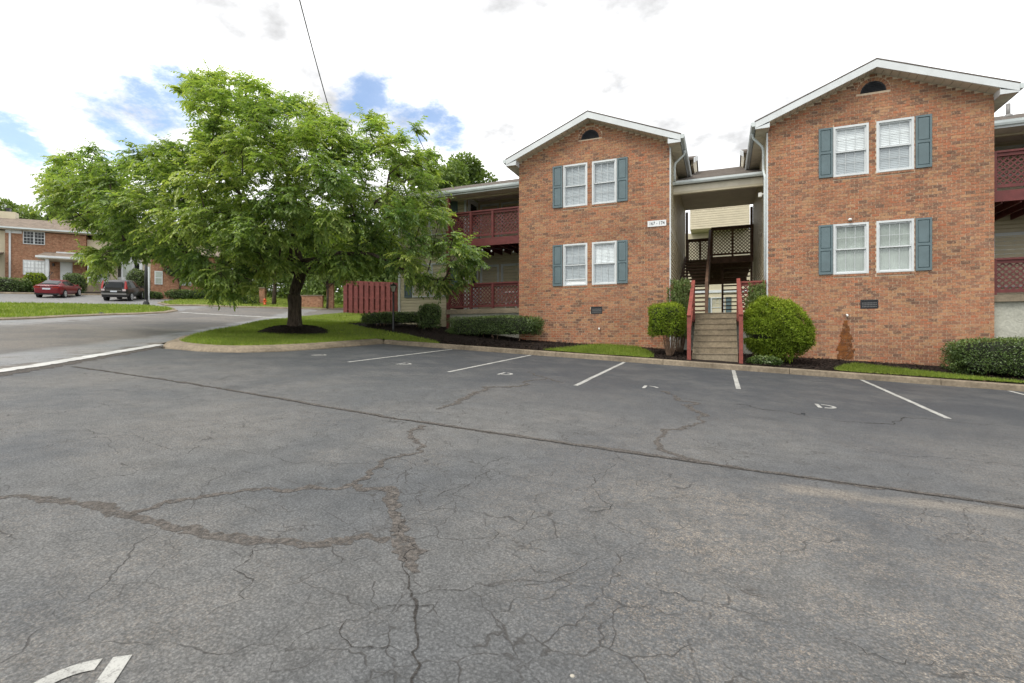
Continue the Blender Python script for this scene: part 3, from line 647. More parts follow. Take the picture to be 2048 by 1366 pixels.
def make_window(x, y, z, w, h, parent, blind='blind', lower=(3,2), ac=False, cas=.058, rot=None, open_gap=0.0):
    """double-hung sash window; local x right, y into the wall, z up"""
    Mx = Matrix.Translation((x, y, z)) @ (rot or Matrix.Identity(4))
    f = MB(); f.box(0,-.02,0,cas,.10,h); f.box(w-cas,-.02,0,w,.10,h); f.box(cas,-.02,h-cas,w-cas,.10,h); f.box(cas,-.035,0,w-cas,.10,cas*.8)
    win = part('window', f, M['white'], parent, M=Mx)
    iw0, iw1, b0, b1 = cas, w-cas, cas*.8, h-cas; mid = (b0+b1)/2; s = .034
    for nm, za, zb, ya, grid in (('upper_sash', mid-.02, b1, .018, (3,2)), ('lower_sash', b0+open_gap, mid+.02+open_gap*.3, .052, lower)):
        q = MB(); q.box(iw0,ya,za,iw0+s,ya+.03,zb); q.box(iw1-s,ya,za,iw1,ya+.03,zb); q.box(iw0+s,ya,zb-s,iw1-s,ya+.03,zb); q.box(iw0+s,ya,za,iw1-s,ya+.03,za+s)
        part(nm, q, M['white'], win, M=Mx)
        px0, px1, pz0, pz1 = iw0+s, iw1-s, za+s, zb-s; m = MB(); nx_, nz_ = grid
        for i in range(1, nx_): xx = px0+(px1-px0)*i/nx_; m.box(xx-.007,ya+.006,pz0,xx+.007,ya+.012,pz1)
        for j in range(1, nz_): zc = pz0+(pz1-pz0)*j/nz_; m.box(px0,ya+.007,zc-.006,px1,ya+.0125,zc+.006)
        part('muntin', m, M['muntin'], win, M=Mx)
        for i in range(nx_):
            for j in range(nz_):
                g_ = MB(); xa, xb = px0+(px1-px0)*i/nx_, px0+(px1-px0)*(i+1)/nx_; zA, zB = pz0+(pz1-pz0)*j/nz_, pz0+(pz1-pz0)*(j+1)/nz_
                g_.quadlist([(xa,ya+.013,zA),(xb,ya+.013,zA),(xb,ya+.013,zB),(xa,ya+.013,zB)], [(0,1,2,3)]); part('pane', g_, M['screen' if (nm == 'lower_sash' and blind == 'blind') or ac else 'glass'], win, M=Mx)
    bl = MB()
    if blind == 'blind':
        k = int((b1-b0)/.048)
        for i in range(k):
            zc = b0+(b1-b0)*i/k; bl.quadlist([(iw0,.088,zc),(iw1,.088,zc),(iw1,.098,zc+.0465),(iw0,.098,zc+.0465)], [(0,1,2,3)])
        part('blind', bl, M['blind'], win, M=Mx)
        bl = MB()
    elif blind == 'tinted_blind':
        k = 28
        for i in range(k):
            xa, xb = iw0+(iw1-iw0)*i/k, iw0+(iw1-iw0)*(i+1)/k; ya, yb = (.092, .096) if i % 2 else (.096, .092)
            bl.quadlist([(xa,ya,b0),(xb,yb,b0),(xb,yb,b1),(xa,ya,b1)], [(0,1,2,3)])
        part('tinted_blind', bl, M['tinted_blind'], win, M=Mx); bl = MB()
    bl.box(iw0-.03,.15,b0-.03,iw1+.03,.17,b1+.03); part('room_back', bl, M['darkroom'], win, M=Mx)
    return win
def make_shutter(x, y, z, w, h, parent, rot=None):
    Mx = Matrix.Translation((x, y, z)) @ (rot or Matrix.Identity(4)); r = .048
    f = MB(); f.box(0,-.035,0,r,0,h); f.box(w-r,-.035,0,w,0,h)
    zs = (0, .075, h*.5-.035, h*.5+.035, h-.055, h)
    for a, b in ((zs[0],zs[1]),(zs[2],zs[3]),(zs[4],zs[5])): f.box(r,-.035,a,w-r,0,b)
    s = part('shutter', f, M['shutter'], parent, M=Mx)
    for a, b in ((zs[1],zs[2]),(zs[3],zs[4])):
        p = MB(); i = .022; y0, y1 = -.010, -.028
        o = [(r,y0,a),(w-r,y0,a),(w-r,y0,b),(r,y0,b)]; n = [(r+i,y1,a+i),(w-r-i,y1,a+i),(w-r-i,y1,b-i),(r+i,y1,b-i)]
        p.quadlist(o+n, [(4,5,6,7),(0,1,5,4),(1,2,6,5),(2,3,7,6),(3,0,4,7)]); part('panel', p, M['shutter'], s, M=Mx)
    return s

brick_rng = random.Random(7); joined = MB(); singles = []; walls = []
for bi, b in enumerate(BLOCKS):
    x0, x1, dz = b['x0'], b['x1'], b['dz']; xc = (x0+x1)/2
    holes = [(w[0], w[1], z[0], z[1]) for w in b['win'] for z in (b['up'], LOW)]
    # mortar backing with real openings
    w = MB(); xs = sorted({x0, x1, *[h[0] for h in holes], *[h[1] for h in holes]}); zt = 7.70
    zs = sorted({.2, zt, *[h[2] for h in holes], *[h[3] for h in holes]})
    for i in range(len(xs)-1):
        for j in range(len(zs)-1):
            cx_, cz_ = (xs[i]+xs[i+1])/2, (zs[j]+zs[j+1])/2
            if not any(h[0] < cx_ < h[1] and h[2] < cz_ < h[3] for h in holes): w.box(xs[i], YF, zs[j], xs[i+1], YF+.18, zs[j+1])
    w.prism([(x0,zt),(x1,zt),(x1,zsof(b,x1)),(xc,zsof(b,xc)),(x0,zsof(b,x0))], 1, YF, YF+.18)
    wall = part('brick_wall', w, M['mortar'], apt); walls.append(wall)
    tag(wall, ('left', 'right')[bi]+' brick gable wall with four sash windows')
    # bricks
    n = 0; z = .22; vcx, vcz = b['vc']; row = 0
    while z < 9.1:
        za, zb = z+.0055, z+BH-.0055
        lo, hi = x0, x1
        if zb > zsof(b, x0): half = (9.0+dz-zb)/SL; lo, hi = max(lo, xc-half), min(hi, xc+half)
        if hi-lo < .05: break
        cuts = []
        for h in holes:
            if za < h[3]+.004 and zb > h[2]-.075: cuts.append((h[0]-.006, h[1]+.006))
        cl = b['crawl']
        if za < cl[3]-.03 and zb > cl[2]+.03: cuts.append((cl[0], cl[1]))
        if zb > vcz+.012 and za < vcz+.44:
            rr = .415; d = max(0.0, min(abs(za-vcz), abs(zb-vcz)))
            if d < rr: q = math.sqrt(rr*rr-d*d); cuts.append((vcx-q, vcx+q))
        tops = [(h[0], h[1], h[3]+.007) for h in holes if za < h[3]+.004 and zb-h[3] > .022]
        segs = [(lo, hi)]
        for c0, c1 in cuts:
            ns = []
            for s0, s1 in segs:
                if c1 <= s0 or c0 >= s1: ns.append((s0, s1))
                else:
                    if c0-s0 > .02: ns.append((s0, c0))
                    if s1-c1 > .02: ns.append((c1, s1))
            segs = ns
        off = (row % 2)*BL/2
        for s0, s1, zlo in [(p_, q_, za) for p_, q_ in segs]+tops:
            k = math.floor((s0-x0-off)/BL)
            while x0+off+k*BL < s1:
                a = max(s0, x0+off+k*BL+.006); c = min(s1, x0+off+(k+1)*BL-.006); k += 1
                if c-a < .025: continue
                rv = brick_rng.random(); prd = YF-.007-brick_rng.random()*.005
                box = (a, prd, zlo, c, YF+.03, zb)
                full = c-a > BL-.0145 and zlo == za
                if bi == 1 and full and a > 4.6 and za > 1.55 : singles.append((-CS*a+CC*YF + abs(z-2.0)*.02, box, rv))
                else: joined.box(*box, rnd=rv, skip=(4,))
        z += BH; row += 1
    # arch of brick-ends round the gable vent
    for k in range(13):
        a0, a1 = math.pi*(k+.06)/13, math.pi*(k+.94)/13; pts = []
        for yv in (YF+.03, YF-.009):
            for r_, a in ((.315,a0),(.412,a0),(.412,a1),(.315,a1)): pts.append((vcx+r_*math.cos(a), yv, vcz+r_*math.sin(a)))
        joined.quadlist(pts, [(4,7,6,5),(0,1,5,4),(1,2,6,5),(2,3,7,6),(3,0,4,7)], brick_rng.random())
    gv = MB(); n_ = 18; ring = [(vcx+.315*math.cos(math.pi*k/n_), vcz+.315*math.sin(math.pi*k/n_)) for k in range(n_+1)]
    gv.prism(ring, 1, YF-.002, YF+.02); gvo = part('gable_vent', gv, M['vent'], apt)
    for j in range(6):
        zj = vcz+.015+j*.048; q = math.sqrt(max(0, .30**2-(zj+.03-vcz)**2))
        if q > .05: sl_ = MB(); sl_.quadlist([(vcx-q,YF-.022,zj),(vcx+q,YF-.022,zj),(vcx+q,YF-.003,zj+.036),(vcx-q,YF-.003,zj+.036)], [(0,1,2,3)]); part('slat', sl_, M['vent'], gvo)
    # windows, sills, shutters
    for wi, (wa, wb) in enumerate(b['win']):
        for zi, (za, zb) in enumerate((b['up'], LOW)):
            bl = 'blind' if zi == 0 or bi == 0 else 'tinted_blind'
            wn_ = make_window(wa, YF+.012, za, wb-wa, zb-za, apt, bl, (3,2) if zi == 0 else (3,1), open_gap=.16 if (bi == 0 and zi == 1 and wi == 0) else 0.0, ac=(bi == 0 and (zi == 0 or wi == 0)))
            k = 9
            for i in range(k):
                sb = MB(); a, c = wa+(wb-wa)*i/k+.003, wa+(wb-wa)*(i+1)/k-.003
                sb.quadlist([(a,YF-.028,za-.068),(c,YF-.028,za-.068),(c,YF+.06,za-.068),(a,YF+.06,za-.068),(a,YF-.028,za-.022),(c,YF-.028,za-.022),(c,YF+.06,za-.002),(a,YF+.06,za-.002)], [(0,3,2,1),(4,5,6,7),(0,1,5,4),(1,2,6,5),(2,3,7,6),(3,0,4,7)], brick_rng.uniform(.1,.62))
                part('sill_brick', sb, M['brick'], wn_)
    for sa, sb_ in b['shut']:
        for za, zb in (b['up'], LOW): make_shutter(sa, YF-.012, za+.005, sb_-sa, zb-za-.012, apt)
    # crawl-space vent
    cl = b['crawl']; cv = MB(); cv.box(cl[0],YF-.014,cl[2],cl[1],YF+.03,cl[2]+.03); cv.box(cl[0],YF-.014,cl[3]-.03,cl[1],YF+.03,cl[3]); cv.box(cl[0],YF-.014,cl[2]+.03,cl[0]+.03,YF+.03,cl[3]-.03); cv.box(cl[1]-.03,YF-.014,cl[2]+.03,cl[1],YF+.03,cl[3]-.03); cv.box(cl[0]+.03,YF-.004,cl[2]+.03,cl[1]-.03,YF+.03,cl[3]-.03)
    cvo = part('crawl_vent', cv, M['vent'], apt)
    gr = MB()
    for i in range(10):
        for j in range(3): xx = cl[0]+.045+i*(cl[1]-cl[0]-.09)/9.4; zz_ = cl[2]+.05+j*.052; gr.box(xx,YF-.0075,zz_,xx+.022,YF-.004,zz_+.018)
    tag(part('grille', gr, M['silverpaint'], cvo), kind='stuff')
    # roof: shingles, rake boards, soffits, eaves
    xl, xr = x0-.37, x1+.37; zt_ = lambda x: zsof(b, x)+.21
    rf = MB(); rf.prism([(xl-.02,zt_(xl-.02)),(xc,zt_(xc)),(xr+.02,zt_(xr+.02)),(xr+.02,zt_(xr+.02)+.035),(xc,zt_(xc)+.035),(xl-.02,zt_(xl-.02)+.035)], 1, YF-.375, 25.0); roof = part('gable_roof', rf, M['shingle'], apt)
    for sgn, xe in ((-1, x0), (1, x1)):
        xo = xe+sgn*.37; rk = MB()
        rk.prism([(xc,zt_(xc)-.005),(xo,zt_(xo)-.005),(xo,zt_(xo)-.19),(xc,zt_(xc)-.215)], 1, YF-.37, YF-.34); part('rake_board', rk, M['white'], roof)
        ec = MB(); zs_ = 7.74+dz; ec.prism([(xe-sgn*.02,zs_),(xo,zs_),(xo,zt_(xo)-.192),(xe-sgn*.02,zt_(xe)-.23)], 1, YF-.366, YF-.342); part('eave_return', ec, M['white'], roof)
        k = 14
        for i in range(k):
            pa, pb = xc+(xe-xc)*(i+.03)/k, xc+(xe-xc)*(i+.97)/k; sp = MB()
            sp.quadlist([(pa,YF-.34,zsof(b,pa)+.004),(pb,YF-.34,zsof(b,pb)+.004),(pb,YF+.01,zsof(b,pb)+.004),(pa,YF+.01,zsof(b,pa)+.004),(pa,YF-.34,zsof(b,pa)+.03),(pb,YF-.34,zsof(b,pb)+.03),(pb,YF+.01,zsof(b,pb)+.03),(pa,YF+.01,zsof(b,pa)+.03)], [(0,3,2,1),(4,5,6,7),(0,1,5,4),(1,2,6,5),(2,3,7,6),(3,0,4,7)]); part('soffit_panel', sp, M['soffit'], roof)
        ee = MB(); ee.box(min(xe,xe-sgn*.012), YF-.341, zs_-.004, max(xe,xe-sgn*.012), YF-.012, zsof(b,xe)+.03); part('eave_end', ee, M['white'], roof)
        es = MB(); es.box(min(xe,xo), YF-.34, zs_, max(xe,xo), 24.6, zs_+.02)
        for j in range(24): yy = YF-.2+j*.3; es.box(min(xe,xo)+.01, yy, zs_-.006, max(xe,xo)-.01, yy+.02, zs_)
        part('eave_soffit', es, M['soffit'], roof)
        fb = MB(); fb.box(min(xo,xo-sgn*.02), YF-.34, zs_, max(xo,xo-sgn*.02), 24.6, zt_(xo)); part('eave_board', fb, M['white'], roof)
        gp_ = [(xo+sgn*.004,zt_(xo)-.13),(xo+sgn*.085,zt_(xo)-.13),(xo+sgn*.115,zt_(xo)-.07),(xo+sgn*.115,zt_(xo)-.005),(xo+sgn*.004,zt_(xo)-.005)]
        gt = MB(); gt.prism(gp_, 1, YF-.375, 24.4); part('gutter', gt, M['gutter'], roof)
    for xs_ in (x0, x1-.12):
        sw = MB(); sw.box(xs_+.02, YF+.181, .2, xs_+.10, 25.0, 7.74+dz); part('side_wall', sw, M['vinyl'], apt)
# the 300 nearest bricks are single parts, the rest one joined part
singles.sort(key=lambda s: s[0])
cache = {}
for i, (_, bx, rv) in enumerate(singles):
    if i < 300:
        key = int(rv*24)
        if key not in cache: cache[key] = MB().box(0,0,0,BL-.012,.037,BH-.011,rnd=(key+.5)/24,skip=(4,)).mesh('brick')
        add('brick', cache[key], M['brick'], walls[1], Matrix.Translation((bx[0], bx[1], bx[2])))
    else: joined.box(*bx, rnd=rv, skip=(4,))
tag(part('brickwork', joined, M['brick'], apt), kind='stuff')
# rust stain under the pipe on the right wall, on the brick faces
st = MB(); rs_ = random.Random(4); zb_ = B(3.35, YF)+.03
for r_ in range(14):
    z0_ = zb_+r_*BH; wv_ = .24*(1-r_/14.)**.8+.02
    a0 = 3.33-wv_*rs_.uniform(.75,1.15); a1 = 3.33+wv_*rs_.uniform(.75,1.15); st.quadlist([(a0,YF-.0145,z0_+.004),(a1,YF-.0145,z0_+.004),(a1-.01,YF-.0145,z0_+BH-.003),(a0+.012,YF-.0145,z0_+BH-.003)], [(0,1,2,3)])
tag(part('rust_stain', st, M['stain'], walls[1]), 'orange rust stain running down the bricks')

# ---- breezeway
XL, XR = -1.57, 1.31
def boards(axis_len, base, sgn, z0, z1, along, parent, exp=.128, w=None):
    """lap siding: one mesh shared by every board of a wall. along 'y' faces +-x, along 'x' faces -y"""
    mb = MB(); L_ = axis_len
    if along == 'y': mb.quadlist([(0,0,0),(sgn*.03,0,0),(sgn*.03,0,exp*.66),(sgn*.002,0,exp),(0,L_,0),(sgn*.03,L_,0),(sgn*.03,L_,exp*.66),(sgn*.002,L_,exp)], [(0,1,2,3),(7,6,5,4),(1,5,6,2),(0,4,5,1),(2,6,7,3)])
    else: mb.quadlist([(0,0,0),(0,-.03,0),(0,-.03,exp*.66),(0,-.002,exp),(L_,0,0),(L_,-.03,0),(L_,-.03,exp*.66),(L_,-.002,exp)], [(3,2,1,0),(4,5,6,7),(2,6,5,1),(1,5,4,0),(3,7,6,2)])
    me = mb.mesh('siding_board'); z = z0
    while z < z1-.01:
        add('siding_board', me, M['vinyl'], parent, Matrix.Translation((base[0], base[1], z))); z += exp
for sgn, xw in ((1, XL), (-1, XR)):
    sw = MB(); sw.box(min(xw,xw-sgn*.02), YF+.1815, .5, max(xw,xw-sgn*.02), 24.99, 8.2); o = part('siding_wall', sw, M['vinyl'], apt)
    boards(7.36, (xw, YF+.13, 0), sgn, 1.3, 7.72, 'y', o)
    ct = MB(); ct.box(min(xw-sgn*.008,xw+sgn*.04), YF-.004, .9, max(xw-sgn*.008,xw+sgn*.04), YF+.125, 7.74); part('corner_board', ct, M['white'], apt)
    bd = MB(); bd.box(min(xw,xw+sgn*.03), YF+.13, 5.06, max(xw,xw+sgn*.03), 25.0, 5.17); part('belt_board', bd, M['soffit'], apt)
br = MB(); br.prism([(18.27,6.80),(25.0,9.19),(25.6,8.98),(25.6,8.92),(25.0,9.13),(18.27,6.74)], 0, XL+.003, XR-.003); broof = part('breezeway_roof', br, M['shingle'], apt)
gt = MB(); gt.prism([(18.265,6.70),(18.18,6.70),(18.15,6.75),(18.15,6.815),(18.265,6.815)], 0, XL+.03, XR-.03); part('gutter', gt, M['gutter'], broof)
fz = MB(); fz.box(XL+.01,18.36,6.42,XR-.01,18.50,6.70); frz = part('frieze_beam', fz, M['soffit'], broof)
for i in range(19): q = MB(); xx = XL+.05+i*.148; q.box(xx,18.350,6.50,xx+.138,18.36,6.70); part('frieze_panel', q, M['soffit'], broof)
q = MB(); q.box(XL+.01,18.345,6.42,XR-.01,18.359,6.497); part('frieze_board', q, M['vinyl'], broof)
q = MB(); q.prism([(18.5,6.72),(20.2,7.33),(24.5,7.33),(24.5,7.36),(20.2,7.36),(18.5,6.75)], 0, XL+.01, XR-.01); part('ceiling', q, M['ceiling'], broof)
q = MB(); q.box(XL+.01,24.4,7.06,XR-.01,24.5,7.33); 
# floor slabs and landings
q = MB(); q.box(XL+.02,17.32,1.9,XR-.02,33.0,2.285); part('breezeway_floor', q, M['step'], apt)
q = MB(); q.box(XL+.02,17.40,.5,XR-.02,17.5,1.9); part('foundation_wall', q, M['stucco'], apt)
def lattice(x0, x1, y, z0, z1, mat, parent, sp=.105, wd=.034, th=.008, axis='x'):
    mb = MB(); Wd_, Ht = x1-x0, z1-z0
    for layer, s in ((0, 1), (1, -1)):
        k = -Ht
        while k < Wd_+Ht:
            # line  u = k + v (s=1)  or  u = k - v
            pts = []
            va, vb = 0.0, Ht; ua, ub = (k, k+Ht) if s == 1 else (k, k-Ht)
            t0, t1 = 0.0, 1.0; du = ub-ua
            lo_, hi_ = sorted(((0-ua)/du, (Wd_-ua)/du)); t0, t1 = max(t0, lo_), min(t1, hi_)
            if t1-t0 > .02:
                A = (ua+du*t0, Ht*t0); C = (ua+du*t1, Ht*t1); yy = y+layer*th*1.05
                if axis == 'x': mb.obox((x0+A[0], yy, z0+A[1]), (x0+C[0], yy, z0+C[1]), wd, th, up=(0,1,0))
                else: mb.obox((yy, x0+A[0], z0+A[1]), (yy, x0+C[0], z0+C[1]), wd, th, up=(1,0,0))
            k += sp*1.414
    # obox: width is across, depth along 'up'
    return tag(part('lattice', mb, mat, parent), kind='stuff')
def railing(name, x0, x1, y, z0, z1, posts, mat, parent, axis='x', cap=.05, gap=.06):
    r = MB()
    def bx(a, b, c, d, e, f):
        if axis == 'x': r.box(a, c, e, b, d, f)
        else: r.box(c, a, e, d, b, f)
    bx(x0, x1, y-.06, y+.06, z1-cap, z1); ro = part(name, r, mat, parent); tag(ro, None)
    for a, b in ((z1-cap-.09, z1-cap-.002), (z0+gap, z0+gap+.085)):
        r = MB(); bx(x0, x1, y-.02, y+.02, a, b); part('rail', r, mat, ro)
    for p in posts: r = MB(); bx(p-.045, p+.045, y-.055, y+.055, z0-.02, z1-cap-.001); part('post', r, mat, ro)
    lattice(x0, x1, y+.024, z0+gap+.04, z1-cap-.04, mat, ro, axis=axis)
    return ro
railing('lower_guard', XL+.03, -.84, 17.38, 2.29, 3.24, [-1.5,-.88], M['rail'], apt)
railing('lower_guard', .49, XR-.05, 17.38, 2.29, 3.24, [.53,1.2], M['rail'], apt)
# timber stair up to the upper landing, on the left
fl = MB(); fl.obox((-.47,18.75,2.32),(-.47,24.3,5.08),.05,.26); stair = part('timber_stair', fl, M['darkwood'], apt); tag(stair, 'dark brown timber stair with open treads in the breezeway')
q = MB(); q.obox((-1.5,18.75,2.32),(-1.5,24.3,5.08),.05,.26); part('stringer', q, M['darkwood'], stair)
tm = MB().box(0,0,0,1.0,.27,.042).mesh('tread')
for i in range(15): add('tread', tm, M['darkwood'], stair, Matrix.Translation((-1.48, 18.85+i*.362, 2.43+i*.179)))
q = MB(); q.box(-.52,18.55,2.285,-.42,18.66,3.42); part('newel_post', q, M['darkwood'], stair)
q = MB(); q.obox((-.47,18.6,3.38),(-.47,24.4,6.32),.09,.07); part('handrail', q, M['darkwood'], stair)
q = MB(); q.obox((-.47,18.6,2.86),(-.47,24.4,5.74),.03,.09); part('mid_rail', q, M['darkwood'], stair)
q = MB(); q.box(-.45,24.60,4.86,XR-.02,24.66,5.16); q.box(-.45,24.66,5.10,XR-.02,31.0,5.16)
for j in range(15): q.box(-.44,24.9+j*.41,4.9,XR-.02,24.94+j*.41,5.10)
land = part('upper_landing', q, M['darkwood'], apt)
q = MB(); q.box(XL+.02,25.2,5.10,-.452,31.0,5.16)
for j in range(13): q.box(XL+.02,25.4+j*.43,4.9,-.452,25.44+j*.43,5.10)
part('landing_bay', q, M['darkwood'], land)
railing('landing_guard', -.42, XR-.03, 24.62, 5.16, 6.48, [-.40,.45,1.23], M['darkwood'], land)
railing('landing_guard', XL+.03, -.46, 26.1, 5.16, 6.30, [-1.5,-.95,-.5], M['darkwood'], land)
railing('landing_guard', -.42, XR-.03, 31.0, 5.0, 6.0, [-.40,.45,1.23], M['darkwood'], land)
q = MB(); q.box(XL+.02,31.02,4.60,XR-.02,31.1,5.0); part('rear_beam', q, M['darkwood'], land)
for xx in (XL+.05, XR-.14): q = MB(); q.box(xx,24.75,2.3,xx+.1,24.86,7.3); part('landing_post', q, M['darkwood'], land)
fl = MB(); fl.obox((.03,31.2,2.6),(.03,26.2,5.0),.06,.26); st2 = part('rear_stair', fl, M['darkwood'], apt)
for i in range(14): add('tread', tm, M['darkwood'], st2, Matrix.Translation((.08, 30.9-i*.355, 2.55+i*.178)) @ Matrix.Diagonal((1.18,1,1,1)))
q = MB(); q.box(.0,25.95,2.3,.09,26.05,5.05); part('newel_post', q, M['darkwood'], st2)
# security light and downspouts
def pipe(name, pts, parent, r=.04): mb = MB(); mb.tube(smooth3(pts), r, 8); return part(name, mb, M['gutter'], parent, True)
def smooth3(p):
    P = [Vector(q) for q in p]; out = [P[0]]
    for i in range(1, len(P)-1): out += [P[i].lerp(P[i-1], .25 if (P[i]-P[i-1]).length > .5 else .4), P[i], P[i].lerp(P[i+1], .25 if (P[i]-P[i+1]).length > .5 else .4)] if (P[i]-P[i-1]).length < 1.2 else [P[i]]
    return out+[P[-1]]
pipe('downspout', [(-1.14,18.1,7.80),(-1.16,18.12,7.66),(-1.44,18.12,7.42),(-1.47,18.12,7.30),(-1.47,18.12,6.80)], apt)
pipe('downspout', [(.90,17.62,7.86),(.92,17.66,7.72),(1.17,17.72,7.46),(1.21,17.74,7.34),(1.21,17.74,6.74),(1.22,17.62,6.58),(1.235,17.50,6.46),(1.235,17.48,6.30),(1.235,17.48,2.2)], apt)
sl2 = MB(); sl2.box(1.15,17.95,6.02,1.30,18.02,6.06); sl2.box(1.08,17.93,5.96,1.18,18.05,6.08); part('security_light', sl2, M['pvc'], apt)
# wall plate and small fittings
sg = MB(); sg.box(-2.262,YF-.030,5.165,-1.672,YF-.014,5.36); sgo = part('number_plate', sg, M['sign'], apt); tag(sgo, 'white plate reading 167 - 174')
fc = bpy.data.curves.new('number_text', 'FONT'); fc.body = '167 - 174'; fc.size = .150; fc.extrude = .002; fc.align_x = 'CENTER'; fc.align_y = 'CENTER'
ft = bpy.data.objects.new('number_text', fc); COL.objects.link(ft); dg = bpy.context.evaluated_depsgraph_get(); tm_ = bpy.data.meshes.new_from_object(ft.evaluated_get(dg)); bpy.data.objects.remove(ft)
add('number_text', tm_, M['signink'], sgo, Matrix.Translation((-1.967, YF-.0325, 5.262)) @ Matrix.Rotation(RAD(90), 4, 'X') @ Matrix.Diagonal((.86,1,1,1)))
for x_, z_ in ((-3.875,1.83),(3.352,2.15)): q = MB(); q.tube([(x_,YF,z_),(x_,YF-.07,z_),(x_+.01,YF-.09,z_-.05)], .028, 8); part('drain_pipe', q, M['pvc'], apt, True)
q = MB(); q.lathe([(.0,4.865),(.05,4.87),(.055,4.90),(.03,4.93),(.01,4.935)], 10, (3.43, YF-.05)); part('camera_dome', q, M['pvc'], apt, True)

# ---- side wings with balconies
def wing(edge, sg, udz, name):
    def bx(mb, d0, y0, z0, d1, y1, z1): a, b = edge+sg*d0, edge+sg*d1; return mb.box(min(a,b), y0, z0, max(a,b), y1, z1)
    q = MB(); bx(q, .02, 20.1, .5, 3.0, 20.2, 7.45); back = part('recess_wall', q, M['vinyl'], apt)
    xa = min(edge+sg*.02, edge+sg*2.9); boards(2.88, (xa, 20.1, 0), 1, 2.65, 7.44, 'x', back)
    q = MB(); bx(q, 2.9, 18.8, .5, 6.12, 20.19, 7.30); bay = part('bay_wall', q, M['vinyl'], apt)
    xa = min(edge+sg*2.9, edge+sg*6.12); boards(3.22, (xa, 18.8, 0), 1, 2.0, 7.2, 'x', bay)
    for d in (2.86, 6.08): q = MB(); bx(q, d, 18.72, 1.6, d+.09, 18.768, 7.2); part('corner_board', q, M['white'], apt)
    for z, bl in ((5.28+.28, 'darkroom'), (3.02, 'darkroom')):
        for d0, d1 in ((.95,1.87),(1.99,2.86)):
            xa = min(edge+sg*d0, edge+sg*d1); zt = 7.30 if z > 5 else 4.68
            make_window(xa, 20.05, z, .89, zt-z, apt, 'none', (3,2))
        for d0, d1 in ((3.70,4.55),(4.60,5.45)):
            xa = min(edge+sg*d0, edge+sg*d1); za = 5.86 if z > 5 else 3.27; make_window(xa, 18.75, za, .85, 1.42, apt, 'blind' if z > 5 else 'tinted_blind', (3,2))
        for d0 in (3.27, 5.50): xa = min(edge+sg*d0, edge+sg*(d0+.36)); za = 5.86 if z > 5 else 3.27; make_shutter(xa, 18.766, za, .36, 1.42, apt)
    # white door on the bay's side wall, one on each floor
    for z in (2.64, 5.32):
        q = MB(); bx(q, 2.86, 18.98, z, 2.898, 19.86, z+2.02); dd = part('door', q, M['door'], apt)
        q = MB(); bx(q, 2.852, 19.14, z+1.0, 2.859, 19.70, z+1.82); part('door_glass', q, M['carglass'], dd)
        q = MB(); bx(q, 2.80, 19.02, z+.95, 2.86, 19.07, z+1.0); part('door_handle', q, M['black'], dd)
    # slab, stucco foot, deck
    q = MB(); bx(q, .003, 17.50, 2.44, 3.12, 20.09, 2.62); part('patio_slab', q, M['kerb'], apt)
    q = MB(); bx(q, .003, 17.60, .3, 3.05, 17.8, 2.44); part('stucco_wall', q, M['stucco'], apt)
    dk = MB(); bx(dk, .003, 17.50, 5.00+udz, 3.10, 17.56, 5.29+udz)
    dko = part('deck', dk, M['redwood'], apt)
    for j in range(17): q = MB(); bx(q, .004, 17.57+j*.148, 5.255, 3.08, 17.71+j*.148, 5.29); part('deck_board', q, M['redwood'], dko)
    for j in range(8): q = MB(); bx(q, .2+j*.4, 17.57, 5.06, .24+j*.4, 20.05, 5.25); part('joist', q, M['redwood'], dko)
    for z0, z1 in ((5.32+udz, 6.36+udz), (2.62, 3.60)):
        xa, xb = sorted((edge+sg*.004, edge+sg*3.09)); posts = [edge+sg*d for d in (.06, .98+.15, 2.05, 3.045)]
        railing('guard', xa, xb, 17.58, z0, z1, posts, M['redwood'], apt)
        railing('guard', 17.64, 18.74, edge+sg*3.04, z0, z1, [18.70], M['redwood'], apt, axis='y')
    q = MB(); bx(q, 2.98, 17.52, 1.3, 3.10, 17.64, 7.0); part('deck_post', q, M['redwood'], apt)
    # roof
    a, b_ = sorted((edge+sg*.0, edge+sg*7.0)); inner = -1.02 if sg < 0 else .78
    rf = MB(); rf.prism([(17.5,7.24),(25.0,9.93),(32.5,7.24),(32.5,7.18),(25.0,9.87),(17.5,7.18)], 0, a, b_); ro = part('wing_roof', rf, M['shingle'], apt)
    ia, ib = sorted((edge, inner)); rf = MB(); rf.prism([(21.6,8.71),(25.0,9.93),(28.4,8.71),(28.4,8.63),(25.0,9.85),(21.6,8.63)], 0, ia, ib); part('roof_end', rf, M['shingle'], ro)
    gx_ = inner-.05 if sg < 0 else inner+.05; q = MB(); q.prism([(22.4,8.62),(22.4,8.90),(25.0,9.83),(27.6,8.90),(27.6,8.62)], 0, min(gx_,gx_-sg*-.1), max(gx_,gx_-sg*-.1)); part('end_gable', q, M['vinyl'], apt)
    for yq, zq, y2, z2 in ((21.55,8.69,25.0,9.925),): q = MB(); q.prism([(yq,zq),(y2,z2),(y2,z2-.2),(yq,zq-.2)], 0, min(inner,inner+sg*-.03), max(inner,inner+sg*-.03)); part('rake_board', q, M['white'], ro)
    q = MB(); q.prism([(17.49,7.10),(17.41,7.10),(17.385,7.16),(17.385,7.225),(17.49,7.225)], 0, a+(.0 if sg > 0 else 0), b_) if False else q.prism([(17.495,7.105),(17.43,7.105),(17.405,7.16),(17.405,7.23),(17.495,7.23)], 0, a+.004, b_-.004); part('gutter', q, M['gutter'], ro)
    q = MB(); bx(q, .004, 17.50, 7.05, 7.0, 17.53, 7.19); part('eave_board', q, M['white'], ro)
    q = MB(); bx(q, .004, 17.53, 7.06, 7.0, 18.10, 7.08)
